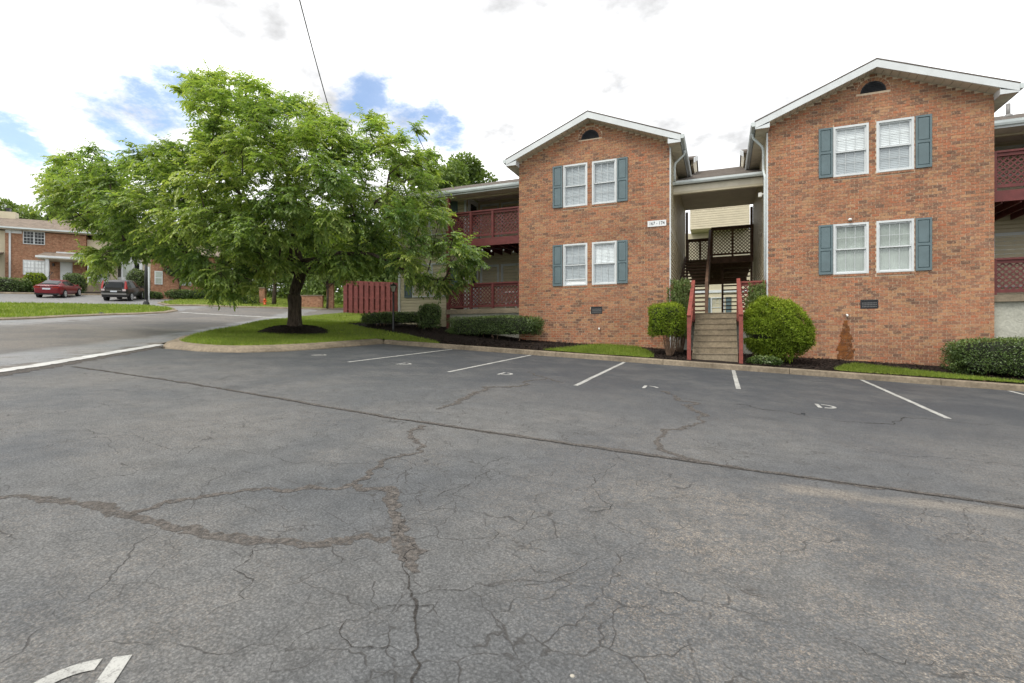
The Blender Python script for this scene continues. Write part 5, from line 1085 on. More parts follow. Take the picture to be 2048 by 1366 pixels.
bgtree('yard_tree', 'small pale barked tree by the orange hydrant across the road', G3(-35.0,32.4), 5.0, 1.6, 53, n=3000, leaf=.18, low=.4, trunk=.14)
bgtree('yard_tree', 'small leaning tree in front of the brick enclosure wall', G3(-29.3,30.8+1.6), 4.6, 1.7, 54, n=3000, leaf=.18, low=.4, trunk=.07)

# undergrowth at the wood's edge, one leafy mass
rs = np.random.RandomState(5); n = 26000; f = rs.rand(n); k_ = np.array([(-66,40),(-57,38.5),(-50,38),(-44,39),(-38,40.5),(-33,39),(-27,36.5),(-21,35.5)]); ff = f*(len(k_)-1); i0 = np.minimum(ff.astype(int), len(k_)-2)
xy = k_[i0]+(k_[i0+1]-k_[i0])*(ff-i0)[:, None]+rs.normal(0, .9, (n, 2)); hh = 2.6+1.3*np.sin(f*31)+.8*np.sin(f*73+1); zz3 = np.array([HFAR(a, b) for a, b in xy])+hh*rs.rand(n)**.6
u = unit(rs, n); tag(add('undergrowth', leaf_mesh('undergrowth', np.column_stack([xy, zz3]), u+[0,0,-.2], unit(rs, n)+[0,-.3,.6], .32*rs.uniform(.6,1.2,n), .6, np.clip(.4+.15*np.sin(f*50)+rs.normal(0,.18,n),0,1)), M['farleaf']), 'dense green undergrowth along the wood edge across the road', 'undergrowth', None, 'stuff')

# ---- clipped shrubs and hedges
def shrub(name, label, cat, c, half, zb, zt, seed, mat='hedgeleaf', n=5000, leaf=.045, ex=4.0, group=None, stems=True, topbright=.25, ratio=.55, lumps=.06, rz=0.0, skew=0.0):
    """superellipsoid shrub: leaves in a shell round a dark core"""
    rs = np.random.RandomState(seed); t = thing(name, label, cat, (c[0], c[1], zb), rz, group); cz, hz = (zb+zt)/2, (zt-zb)/2; ca, sa = math.cos(rz), math.sin(rz)
    def place(Q): return np.stack([c[0]+Q[:, 0]*ca-Q[:, 1]*sa, c[1]+Q[:, 0]*sa+Q[:, 1]*ca, cz+Q[:, 2]], 1)
    u = unit(rs, n*2); e = ex; k = (np.abs(u)**e).sum(1)**(-1/e); S = u*k[:, None]; S = S[S[:, 2] > -.92][:n]; n = len(S); ph_ = rs.uniform(0, 6.28, 12); fq = rs.uniform(6, 16, (12, 3))
    wob = 1+lumps*.35*sum(np.sin(S @ fq[i]+ph_[i]) for i in range(12))/1.8+lumps*(np.sin(S[:, 0]*5.1+seed)*np.sin(S[:, 2]*4.3+1.3*seed)+np.sin(S[:, 1]*4.7+2*seed))+rs.normal(0,.022,n)
    dep_ = 1-np.abs(rs.normal(0,.055,n)); Q = S*(wob*dep_)[:, None]*np.array([half[0], half[1], hz]); Q[:, 2] -= skew*Q[:, 0]*(Q[:, 2] > -.3*hz); nr = S*np.abs(S)**(e-2)/np.array([half[0], half[1], hz]); nr /= np.linalg.norm(nr, axis=1, keepdims=True)
    nr = np.stack([nr[:, 0]*ca-nr[:, 1]*sa, nr[:, 0]*sa+nr[:, 1]*ca, nr[:, 2]], 1)
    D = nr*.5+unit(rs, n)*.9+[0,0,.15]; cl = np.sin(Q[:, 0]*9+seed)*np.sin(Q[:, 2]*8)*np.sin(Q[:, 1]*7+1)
    r = np.clip(.38+topbright*np.maximum(nr[:, 2], -.3)+.14*cl+rs.normal(0,.17,n)-.5*(1-dep_), 0, 1)  # top light and inner shade put into leaf colour: upward lighter, deeper darker
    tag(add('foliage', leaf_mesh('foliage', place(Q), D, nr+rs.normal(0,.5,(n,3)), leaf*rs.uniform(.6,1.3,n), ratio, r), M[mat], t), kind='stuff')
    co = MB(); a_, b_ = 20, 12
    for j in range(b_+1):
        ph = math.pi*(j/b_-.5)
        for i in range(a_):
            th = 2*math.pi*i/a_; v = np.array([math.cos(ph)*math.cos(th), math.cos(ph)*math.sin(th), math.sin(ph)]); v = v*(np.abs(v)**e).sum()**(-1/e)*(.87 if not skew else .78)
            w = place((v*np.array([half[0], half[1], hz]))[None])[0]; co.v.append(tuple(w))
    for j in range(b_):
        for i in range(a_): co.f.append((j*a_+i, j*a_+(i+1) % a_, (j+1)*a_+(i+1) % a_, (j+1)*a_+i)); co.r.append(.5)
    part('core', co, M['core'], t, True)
    if stems:
        stm = MB(); pr = random.Random(seed)
        for i in range(max(3, int(half[0]*5))):
            a = (pr.uniform(-.8,.8)*half[0], pr.uniform(-.6,.6)*half[1]); w = place(np.array([[a[0], a[1], 0]]))[0]; g0 = Vector((w[0], w[1], B(w[0], w[1]) if w[1] < 20 and w[0] > -20 else HFAR(w[0], w[1])))
            stm.tube([g0+Vector((0,0,-.05)), Vector((w[0]+pr.uniform(-.05,.05), w[1], zb+.1))], [.018,.012], 5)
        tag(part('stem', stm, M['twig'], t), kind='stuff')
    return t
bz = lambda x, y: B(x, y)
shrub('hedge', 'low clipped hedge behind the black garden lamp', 'hedge', (-12.15,17.15), (1.28,.42), bz(-12.1,17.1)+.12, 2.52, 71, n=9000, leaf=.05, ex=7)
shrub('shrub', 'upright leafy shrub at the corner of the left patio', 'shrub', (-10.35,16.95), (.36,.36), bz(-10.35,16.95)+.05, 2.78, 72, n=4500, leaf=.06, ex=4)
shrub('hedge', 'long clipped hedge below the left patio beside the brick gable', 'hedge', (-7.55,16.75), (1.72,.45), bz(-7.5,16.75)+.10, 2.26, 73, n=16000, leaf=.045, ex=7)
shrub('hedge', 'clipped hedge below the right patio at the picture edge', 'hedge', (6.98,16.15), (1.62,.62), bz(6.7,16.1)+.02, 1.43, 74, n=22000, leaf=.045, ex=6)
shrub('shrub', 'light green shrub tip behind the right hedge', 'shrub', (8.1,17.0), (.6,.4), bz(8,17)+.1, 1.66, 75, 'bushleaf', n=4000, leaf=.06, ex=2.5)
shrub('topiary', 'yellow green flat topped bush left of the steps', 'bush', (-1.50,15.75), (.47,.45), 1.50, 2.47, 76, 'bushleaf', n=10000, leaf=.065, ex=5, stems=False, topbright=.35, ratio=.3)
shrub('topiary', 'large rounded yellow green bush right of the steps', 'bush', (1.42,15.75), (.80,.75), .90, 2.50, 77, 'bushleaf', n=26000, leaf=.075, ex=2.2, stems=False, topbright=.35, ratio=.3, lumps=.085, skew=.22)
# bare twigs under the left bush
tb = thing('twiggy_stem', 'bare brown twigs under the left yellow green bush', 'twigs', (-1.4,15.6,bz(-1.4,15.6))); q = MB()
for i in range(46):
    a = prng.uniform(0,6.28); r_ = prng.uniform(.1,.42); q.tube([(-1.40+.06*math.cos(a),15.6+.06*math.sin(a),bz(-1.4,15.6)-.02),(-1.40+r_*.6*math.cos(a),15.6+r_*.6*math.sin(a),1.35),(-1.40+r_*math.cos(a)+prng.uniform(-.05,.05),15.6+r_*math.sin(a),prng.uniform(1.5,1.9))], [.009,.006,.003], 4, False)
tag(part('twig', q, M['twig'], tb), kind='stuff')
def column(name, label, x, y, h, r, seed, ns):
    """upright yew-like shrub of vertical leafy stems"""
    rs = np.random.RandomState(seed); z0 = bz(x, y) if y < 17.3 else 2.29; t = thing(name, label, 'shrub', (x, y, z0)); q = MB(); P, D, R = [], [], []
    for i in range(ns):
        a = rs.uniform(0, 6.28); rr = r*math.sqrt(rs.rand()); bx_, by_ = x+rr*math.cos(a), y+rr*math.sin(a); hh = h*rs.uniform(.72,1.0); lean = rs.normal(0,.05,2)
        q.tube([(x+(bx_-x)*.4,y+(by_-y)*.4,z0),(bx_+lean[0]*.5,by_+lean[1]*.5,z0+hh*.55),(bx_+lean[0],by_+lean[1],z0+hh)], [.012,.008,.003], 4, False); tn = rs.normal(0,.12)
        for k in range(int(hh*150)):
            f = rs.uniform(.22,1); P.append((bx_+lean[0]*f+rs.normal(0,.012), by_+lean[1]*f+rs.normal(0,.012), z0+hh*f)); b = rs.uniform(0,6.28); D.append((math.cos(b)*.6, math.sin(b)*.6, rs.uniform(.5,1.1))); R.append(np.clip(.40+tn+.25*(f-.5)+rs.normal(0,.15),0,1))
    P, D, R = map(np.array, (P, D, R)); n = len(P)
    tag(add('foliage', leaf_mesh('foliage', P, D, unit(rs, n), rs.uniform(.07,.12,n), .26, R), M['collleaf'], t), kind='stuff')
    part('stem', q, M['twig'], t)
column('upright_shrub', 'tall upright dark green shrub left of the steps', -1.23, 16.75, 2.32, .30, 81, 30)
column('upright_shrub', 'tall upright dark green shrub right of the steps', .95, 16.75, 2.25, .24, 82, 26)
# small ground ivy at the foot of the round bush
shrub('ground_plant', 'low leafy ground plant in front of the large round bush', 'plant', (1.05,15.05), (.38,.18), bz(1,15)-.02, bz(1,15)+.20, 83, 'hedgeleaf', n=1400, leaf=.06, ex=2.2, stems=False)

# loose bark chips on the beds (nobody could count them)
def chips(name, pts, size, seed, label):
    rs = np.random.RandomState(seed); n = len(pts); P = np.array(pts); a = rs.uniform(0, 6.28, n)
    D = np.stack([np.cos(a), np.sin(a), rs.normal(0,.25,n)], 1); o = add(name, leaf_mesh(name, P, D, np.array([0,0,1.])+rs.normal(0,.35,(n,3)), size*rs.uniform(.5,1.5,n), .38, rs.beta(1.6,2.2,n)), M['chip'])
    return tag(o, label, 'mulch', None, 'stuff')
cp = []; rs = np.random.RandomState(3)
BEDP = [(-8.5,14.66),(9.5,14.66),(9.5,17.35),(-14.0,18.7),(-14.5,17.2),(-13.0,16.5),(-12.0,16.25),(-10.4,15.75),(-9.0,15.1)]
while len(cp) < 26000:
    x, y = rs.uniform(-14.5,9.5), 14.66+4.0*rs.rand()**1.3
    if inpoly(BEDP, x, y) and not inpoly(GP1, x, y) and not inpoly(GP2, x, y) and not (-.9 < x < .55): cp.append((x, y, B(x, y)+.012+rs.uniform(0,.02)))
chips('bark_chip', cp, .055, 9, 'loose dark bark chips covering the bed along the building')
cp = []
for _ in range(5000):
    a, r_ = rs.uniform(0,6.28), 1.25*math.sqrt(rs.rand()); f = 1-r_/1.28; x, y = -14.75+r_*math.cos(a), 14.6+r_*math.sin(a); cp.append((x, y, B(x, y)-.01+.27*math.sin(min(1, f*1.5)*math.pi/2)))
chips('bark_chip', cp, .06, 10, 'loose dark bark chips on the tree mound')

# ================================================================== street furniture
def lantern(e, x, y, z, s=1.0):
    q = MB(); q.lathe([(.035*s,z),(.05*s,z+.02*s),(.06*s,z+.035*s)], 10, (x,y)); part('lamp_collar', q, M['black'], e, True)
    q = MB(); q.lathe([(.055*s,z+.04*s),(.115*s,z+.24*s)], 6, (x,y)); part('lamp_glass', q, M['lampglass'], e)
    q = MB()
    for k in range(6): a = math.pi*k/3; q.tube([(x+.058*s*math.cos(a),y+.058*s*math.sin(a),z+.035*s),(x+.118*s*math.cos(a),y+.118*s*math.sin(a),z+.245*s)], .008*s, 4)
    part('lamp_cage', q, M['black'], e)
    q = MB(); q.lathe([(.135*s,z+.24*s),(.13*s,z+.265*s),(.06*s,z+.32*s),(.02*s,z+.335*s),(.018*s,z+.37*s),(.004*s,z+.385*s)], 12, (x,y)); part('lamp_cap', q, M['black'], e, True)
gl = thing('garden_lamp', 'small black post lamp on the lawn in front of the clipped hedge', 'lamp', (-11.4,16.1,B(-11.4,16.1)))
z0 = B(-11.4,16.1); q = MB(); q.lathe([(.04,z0-.05),(.038,z0+.1),(.036,z0+1.47),(.03,z0+1.5)], 10, (-11.4,16.1)); part('post', q, M['black'], gl, True); lantern(gl, -11.4, 16.1, z0+1.48)
x, y = -39.7, 25.0; z0 = HFAR(x, y)-.1; sp_ = thing('street_lamp', 'tall black fluted street lamp behind the grass verge, half in the tree', 'street lamp', (x,y,z0))
q = MB(); q.lathe([(.26,z0),(.26,z0+.1),(.2,z0+.16),(.22,z0+.24),(.15,z0+.36),(.135,z0+.5)], 14, (x,y)); part('base', q, M['black'], sp_, True)
q = MB(); q.lathe([(.125,z0+.5),(.105,z0+2.4),(.085,z0+4.0)], 12, (x,y)); part('post', q, M['black'], sp_, True)
q = MB(); q.tube([(x-.75,y-.35,z0+3.75),(x,y,z0+3.8),(x+.75,y+.35,z0+3.75)], .035, 6); part('arm', q, M['black'], sp_)
for s_ in (-1, 1): lantern(sp_, x+s_*.75, y+s_*.35, z0+3.76, 1.7)

# red board-on-board fence
fa, fb = Vector((-23.5,27.6)), Vector((-19.9,28.0)); fz_ = B(-22,27.8)+.0
fn = thing('board_fence', 'dark red shadow board fence panel at the end of the lawn', 'fence', (fa.x,fa.y,B(fa.x,fa.y)))
d = (fb-fa).normalized(); nrm = Vector((d.y,-d.x)); L_ = (fb-fa).length; ang = math.atan2(d.y, d.x)
nb = 9; pitch = L_/nb
bm_ = MB().box(0,0,0,pitch*.66,.02,2.15).mesh('board')
for i in range(nb):
    p = fa+d*(i*pitch)+nrm*.045; zb_ = B(p.x, p.y)+.02
    add('board', bm_, M['fence'], fn, Matrix.Translation((p.x,p.y,zb_+prng.uniform(-.015,.015))) @ Matrix.Rotation(ang, 4, 'Z'))
    p = fa+d*(i*pitch+pitch*.5)-nrm*.045; add('board', bm_, M['fence'], fn, Matrix.Translation((p.x,p.y,zb_)) @ Matrix.Rotation(ang, 4, 'Z'))
for h in (.25,1.08,1.95): q = MB(); q.obox((fa.x,fa.y,B(fa.x,fa.y)+h),(fb.x,fb.y,B(fb.x,fb.y)+h),.04,.09); part('rail', q, M['fence'], fn)
for p in (fa, (fa+fb)/2, fb): q = MB(); zb_ = B(p.x,p.y); q.box(p.x-.045,p.y-.02,zb_-.1,p.x+.045,p.y+.06,zb_+2.1); part('post', q, M['fence'], fn)
fb2 = fb+Vector((1.3,2.6)); fn2 = thing('board_fence', 'dark red fence return running back from the fence panel', 'fence', (fb.x,fb.y,B(fb.x,fb.y)))
d2 = (fb2-fb).normalized(); ang2 = math.atan2(d2.y,d2.x)
for i in range(8): p = fb+d2*(.12+i*.36); add('board', bm_, M['fence'], fn2, Matrix.Translation((p.x,p.y,B(p.x,p.y)+.02)) @ Matrix.Rotation(ang2, 4, 'Z'))
for h in (.25,1.95): q = MB(); q.obox((fb.x+.1,fb.y+.1,B(fb.x,fb.y)+h),(fb2.x,fb2.y,B(fb2.x,fb2.y)+h),.04,.09); part('rail', q, M['fence'], fn2)

# brick piers and enclosure wall across the road
def brickbox(name, label, cat, x0, y0, x1, y1, h, rz=0.0, cap=True, group=None):
    z = HFAR((x0+x1)/2,(y0+y1)/2); t = thing(name, label, cat, ((x0+x1)/2,(y0+y1)/2,z), rz, group); Mx = WM[t]; w, d_ = abs(x1-x0)/2, abs(y1-y0)/2
    q = MB(); q.box(-w,-d_,-.3,w,d_,h); part('shaft', q, M['farbrick'], t, M=Mx)
    q = MB(); q.box(-w-.04,-d_-.04,h+.001,w+.04,d_+.04,h+.08); part('cap', q, M['kerb'], t, M=Mx)
brickbox('brick_pier', 'brick pier beside the clipped hedge across the road', 'pier', -36.95,32.6,-36.5,33.05,1.35,.5, group='brick piers across the road')
brickbox('brick_pier', 'brick pier behind the orange hydrant across the road', 'pier', -34.4,33.7,-34.0,34.1,1.45,.5, group='brick piers across the road')
brickbox('brick_pier', 'tall brick pier at the right end of the enclosure wall', 'pier', -29.6,32.6,-29.1,33.1,2.0,.5, group='brick piers across the road')
brickbox('enclosure_wall', 'low brick enclosure wall behind the tree trunk', 'wall', -32.2,31.9,-29.7,32.15,1.0,.38)
sx, sy = -31.0, 31.2; z0 = HFAR(sx,sy); q = MB(); q.box(-.10,-.02,0,.10,.02,.8); q.box(-.03,.021,-.3,.03,.06,.8); sgp = thing('marker_post', 'narrow white marker board in front of the brick enclosure wall', 'marker', (sx,sy,z0), .4); part('board', q, M['pvc'], sgp, M=WM[sgp]@Matrix.Translation((0,0,.12)))
hx, hy = -34.9, 31.4; z0 = HFAR(hx,hy)+.1; hy_ = thing('fire_hydrant', 'small orange hydrant on the grass across the road', 'hydrant', (hx,hy,z0))
q = MB(); q.lathe([(.14,z0),(.14,z0+.05),(.09,z0+.07),(.085,z0+.36),(.12,z0+.38),(.11,z0+.44),(.06,z0+.50),(.02,z0+.53)], 12, (hx,hy)); part('barrel', q, M['orange'], hy_, True)
q = MB(); q.tube([(hx-.19,hy,z0+.28),(hx+.19,hy,z0+.28)], .05, 8); part('nozzle', q, M['orange'], hy_)
shrub('hedge', 'clipped box hedge beside the brick pier across the road', 'hedge', (-36.6,31.4), (.62,.4), HFAR(-36.6,31.4)+.05, HFAR(-36.6,31.4)+.75, 91, n=2500, leaf=.10, ex=6, rz=.5)

# overhead cable
q = MB(); A = Vector((-7.5,4.7,15.0)); Bp = Vector((-26.7,32.8,13.3)); pp = [A.lerp(Bp, i/24.)-Vector((0,0,1.2*math.sin(math.pi*i/24.))) for i in range(25)]
q.tube(pp, .022, 5); tag(part('overhead_cable', q, M['black']), 'thin black overhead cable crossing the sky above the shade tree', 'cable')

# ================================================================== far town houses (local x along the front, -y towards the road)
GA = RAD(46.5)
th = thing('town_house', 'brick and cream town house row with white porch at the far left', 'house', (-61.5,28.3,6.2), GA); TM = WM[th]
def P5(name, mb, mat, parent=None, smooth=False): return part(name, mb, M[mat], parent or th, smooth, M=TM)
Z = lambda z: z-6.2
q = MB(); q.box(-2.12,0,-1,4.01,9,Z(11.95)); P5('brick_wall', q, 'farbrick')
q = MB(); q.box(-12,.25,-1,-2.12,9,Z(11.95)); P5('siding_wall', q, 'vinyl')
q = MB(); q.box(4.01,.35,-1,9.6,9,Z(11.6)); P5('siding_wall', q, 'vinyl')
q = MB(); q.prism([(-.55,Z(12.22)),(4.6,Z(14.0)),(9.6,Z(12.22)),(9.6,Z(12.12)),(4.6,Z(13.9)),(-.55,Z(12.12))], 0, -12.3, 10.0); rf_ = P5('roof', q, 'farshingle')
q = MB(); q.box(-12.3,-.66,Z(12.08),10.0,-.55,Z(12.22)); P5('gutter', q, 'gutter', rf_)
q = MB(); q.box(-12.3,-.55,Z(12.02),10.0,0,Z(12.05)); P5('soffit', q, 'soffit', rf_)
q = MB(); q.box(-2.1,-.02,Z(11.72),-.9,.0,Z(12.0)); P5('frieze_board', q, 'white', rf_)
q = MB(); q.prism([(-.2,Z(12.35)),(4.6,Z(14.35)),(4.6,Z(14.2)),(-.2,Z(12.2))], 0, .2, 3.2); P5('roof_hip', q, 'farshingle', rf_)
q = MB(); q.box(-4.1,4.2,Z(13.2),-2.9,5.0,Z(14.55)); ch = P5('chimney', q, 'vinyl', rf_); q = MB(); q.box(-3.7,4.4,Z(14.551),-3.4,4.8,Z(14.95)); P5('chimney_cap', q, 'black', ch)
q = MB(); q.box(-1.82,-.09,Z(6.6),-1.68,-.01,Z(12.08)); P5('downspout', q, 'white')
def hwin(x0, x1, z0, z1, y=-.0, panes=((3,2),(3,2)), dark='carglass', units=2):
    f = MB(); e_ = .06; f.box(x0,y-.06,z0,x1,y-.004,z0+e_); f.box(x0,y-.06,z1-e_,x1,y-.004,z1); f.box(x0,y-.06,z0+e_,x0+e_,y-.004,z1-e_); f.box(x1-e_,y-.06,z0+e_,x1,y-.004,z1-e_)
    wo_ = P5('window', f, 'white')
    for u_ in range(units):
        a = x0+(x1-x0)*u_/units+e_*.8; b = x0+(x1-x0)*(u_+1)/units-e_*.8
        if u_: m = MB(); m.box(a-e_*1.5,y-.055,z0+e_,a-.001,y-.005,z1-e_); P5('mullion', m, 'white', wo_)
        mid = (z0+z1)/2; m = MB(); m.box(a,y-.05,mid-.025,b,y-.02,mid+.025)
        for i in range(1, panes[0][0]): xx = a+(b-a)*i/panes[0][0]; m.box(xx-.011,y-.045,z0+e_,xx+.011,y-.021,z1-e_)
        for h_ in (.5*(z0+mid), .5*(z1+mid)): m.box(a,y-.044,h_-.011,b,y-.022,h_+.011)
        P5('muntin', m, 'white', wo_)
        for za, zb in ((z0+e_,mid-.025),(mid+.025,z1-e_)): g_ = MB(); g_.quadlist([(a,y-.012,za),(b,y-.012,za),(b,y-.012,zb),(a,y-.012,zb)], [(0,1,2,3)]); P5('pane', g_, dark, wo_)
hwin(-.80,.84,Z(10.76),Z(12.0),dark='carglass'); hwin(-.80,.84,Z(7.8),Z(9.23),dark='blind')
# porch
q = MB(); q.box(1.35,-1.9,-1,9.0,-.003,Z(7.1)); pf = P5('porch_floor', q, 'kerb')
for i in range(3): q = MB(); q.box(2.0,-1.9-.3*(i+1),-1,3.2,-1.9-.3*i-.002,Z(7.1)-.19*(i+1)); P5('porch_step', q, 'kerb', pf)
q = MB(); q.prism([(-2.05,Z(9.45)),(-.02,Z(10.1)),(-.02,Z(10.0)),(-2.05,Z(9.33))], 0, .85, 4.9); pr = P5('porch_roof', q, 'farshingle')
q = MB(); q.box(.8,-2.12,Z(9.28),4.95,-2.05,Z(9.47)); P5('porch_gutter', q, 'white', pr); q = MB(); q.box(.9,-2.0,Z(9.2),4.9,-.02,Z(9.28)); P5('porch_ceiling', q, 'soffit', pr)
q = MB(); q.box(1.75,-.22,Z(9.95),3.85,-.02,Z(10.16)); P5('porch_flashing', q, 'white', pr)
for cx_ in (1.58, 4.77): q = MB(); q.box(cx_-.13,-1.85,Z(7.1),cx_+.13,-1.6,Z(9.2)); P5('porch_column', q, 'white')
q = MB(); q.box(2.0,-.06,Z(7.12),2.95,-.004,Z(9.24)); dr = P5('door', q, 'white'); q = MB(); q.box(2.1,-.075,Z(7.14),2.85,-.061,Z(9.14)); P5('door_leaf', q, 'door', dr); q = MB(); q.box(2.74,-.13,Z(8.1),2.80,-.076,Z(8.18)); P5('handle', q, 'black', dr)
q = MB(); q.box(1.42,-.14,Z(8.75),1.56,-.003,Z(9.02)); P5('wall_lantern', q, 'black')
def rails(x0, x1, y, z):
    r_ = MB(); r_.box(x0,y-.02,z+.85,x1,y+.02,z+.89); r_.box(x0,y-.015,z+.08,x1,y+.015,z+.11); ro = P5('porch_railing', r_, 'black'); b_ = MB(); k = int((x1-x0)/.13)
    for i in range(k+1): xx = x0+(x1-x0)*i/k; b_.box(xx-.009,y-.009,z+.112,xx+.009,y+.009,z+.848)
    P5('baluster', b_, 'black', ro)
rails(1.72,2.0,-1.75,Z(7.1)); rails(3.2,4.6,-1.75,Z(7.1)); rails(4.95,6.4,-1.75,Z(7.1))
for xx in (2.0,3.2): q = MB(); q.obox((xx,-1.85,Z(7.95)),(xx,-2.9,Z(7.35)),.03,.04); P5('stair_rail', q, 'black')
# second porch gable, door and bay window on the siding part
q = MB(); q.prism([(4.5,Z(9.3)),(6.6,Z(9.3)),(6.6,Z(9.5)),(5.6,Z(10.35)),(4.6,Z(9.5))], 1, -1.2, .34); P5('porch_gable', q, 'vinyl')
q = MB(); q.prism([(4.3,Z(9.35)),(5.6,Z(10.45)),(6.9,Z(9.35)),(6.9,Z(9.47)),(5.6,Z(10.57)),(4.3,Z(9.47))], 1, -1.4, .34); P5('porch_gable_roof', q, 'farshingle')
q = MB(); q.box(4.85,.27,Z(7.12),5.8,.346,Z(9.2)); dr = P5('door', q, 'white'); q = MB(); q.box(4.98,.25,Z(7.9),5.66,.268,Z(8.9)); P5('door_glass', q, 'tinted_blind', dr)
q = MB(); q.prism([(6.5,.35),(7.0,-.35),(8.0,-.35),(8.5,.35)], 2, Z(7.3), Z(11.2)); by_ = P5('bay', q, 'white')
for z0_, z1_ in ((Z(7.95),Z(9.45)),(Z(10.0),Z(11.1))):
    q = MB(); q.box(7.12,-.37,z0_,7.88,-.352,z1_); P5('pane', q, 'tinted_blind', by_)
    for (xa, ya), (xb, yb) in (((6.56,.27),(6.94,-.27)),((8.06,-.27),(8.44,.27))): dx_, dy_ = (.02*(ya-yb), -.02*abs(xb-xa)) ; q = MB(); q.quadlist([(xa+(-.02 if xa < 7 else .02),ya-.012,z0_),(xb+(-.02 if xa < 7 else .02),yb-.012,z0_),(xb+(-.02 if xa < 7 else .02),yb-.012,z1_),(xa+(-.02 if xa < 7 else .02),ya-.012,z1_)], [(0,1,2,3)]); P5('pane', q, 'carglass', by_)
q = MB(); q.box(8.75,-1.6,Z(7.1),9.0,-1.35,Z(9.3)); P5('porch_column', q, 'white')
q = MB(); q.prism([(-1.9,Z(9.35)),(.34,Z(9.9)),(.34,Z(9.8)),(-1.9,Z(9.22))], 0, -9.5, -2.3); P5('porch_roof', q, 'farshingle')
q = MB(); q.box(-9.5,-2.0,Z(9.2),-2.25,-1.9,Z(9.4)); P5('porch_gutter', q, 'white'); q = MB(); q.box(-2.62,-1.8,Z(7.0),-2.38,-1.56,Z(9.25)); P5('porch_column', q, 'white')
q = MB(); q.box(-3.9,.17,Z(7.1),-3.0,.245,Z(9.15)); P5('door', q, 'door')
# second brick house, mostly behind the tree
h2 = thing('brick_house', 'low brick house end mostly hidden behind the left of the shade tree', 'house', (-44.2,33.2,HFAR(-44.2,33.2)), GA); TM2 = WM[h2]
z2 = HFAR(-44.2,33.2); Z2 = lambda z: z-z2
def P6(name, mb, mat, parent=None): return part(name, mb, M[mat], parent or h2, M=TM2)
q = MB(); q.box(-4.3,0,-1,.6,9,Z2(9.2)); P6('brick_wall', q, 'farbrick')
q = MB(); q.prism([(-.5,Z2(9.3)),(4.5,Z2(11.0)),(9.5,Z2(9.3)),(9.5,Z2(9.2)),(4.5,Z2(10.9)),(-.5,Z2(9.2))], 0, -4.8, 1.1); P6('roof', q, 'farshingle')
for a, b in ((-4.0,-3.4),(-2.0,-1.2)):
    f = MB(); f.box(a,-.05,Z2(6.5),b,-.003,Z2(7.7)); wo_ = P6('window', f, 'white'); f = MB(); f.box(a+.07,-.06,Z2(6.57),b-.07,-.051,Z2(7.06)); P6('pane', f, 'tinted_blind', wo_); f = MB(); f.box(a+.07,-.06,Z2(7.13),b-.07,-.051,Z2(7.63)); P6('pane', f, 'tinted_blind', wo_)
q = MB(); q.box(-.75,-.03,Z2(5.6),-.35,-.003,Z2(5.85)); P6('crawl_vent', q, 'vent'); q = MB(); q.box(-.05,-.1,Z2(4.8),.06,-.004,Z2(9.2)); P6('downspout', q, 'black'); q = MB(); q.box(-4.35,-1.2,Z2(5.0),-4.15,-1.0,Z2(7.9)); P6('porch_column', q, 'white')
# planting at the far houses
def fpos(a, b): v = TM @ Vector((a, b, 0)); return v.x, v.y
def fshrub(lb, nm, cat, a, b, hx_, hy_, h, seed, mat='hedgeleaf', ex=5, n=3500):
    x, y = fpos(a, b); z = HFAR(x, y); shrub(nm, lb, cat, (x, y), (hx_, hy_), z, z+h, seed, mat, n=n, leaf=.13, ex=ex, stems=False, rz=GA, topbright=.35)
fshrub('long clipped hedge in front of the far brick house, left of the red car', 'hedge', 'hedge', -2.6,-3.6,3.4,.6,1.35,101,ex=7,n=8000)
fshrub('rounded shrub by the porch column behind the red car', 'shrub', 'shrub', .95,-2.4,.75,.6,1.75,102,'bushleaf',3)
fshrub('tall rounded shrub between the red car and the dark hatchback', 'shrub', 'shrub', 4.35,-4.2,.72,.7,1.85,103,ex=3.2)
fshrub('leafy shrub behind the street lamp post', 'shrub', 'shrub', 9.0,-3.2,.9,.7,2.4,104,ex=2.6)
x, y = -44.2, 31.6; shrub('hedge', 'low shrubs along the foot of the hidden brick house', 'hedge', (x, y), (1.7,.5), HFAR(x,y)+.05, HFAR(x,y)+.85, 105, n=3500, leaf=.12, ex=3, stems=False, rz=GA)
x, y = -46.6, 29.6; shrub('hedge', 'small clipped hedge just right of the street lamp base', 'hedge', (x, y), (.9,.4), HFAR(x,y)+.05, HFAR(x,y)+.6, 106, n=2500, leaf=.11, ex=5, stems=False, rz=GA)
kx = [fpos(-14,-4.4), fpos(-4,-4.5), fpos(3.0,-5.0), fpos(8.5,-5.2)]
kerb('lot_kerb', kx, [(-.1,-.06),(-.08,.10),(.0,.13),(.2,.13),(.2,-.05)], M['kerb'], 'tan kerb in front of the far hedges', HFAR)
FB = [fpos(-14,-4.3),fpos(-4,-4.4),fpos(3,-4.9),fpos(8.5,-5.1),fpos(10,0),fpos(-14,0)]
tag(sheet('far_bed', FB, lambda x, y: HFAR(x, y)+.12, 1.5, M['mulch'], None, .2, .02, 12), 'dark mulch bed in front of the far houses', None, None, 'structure')

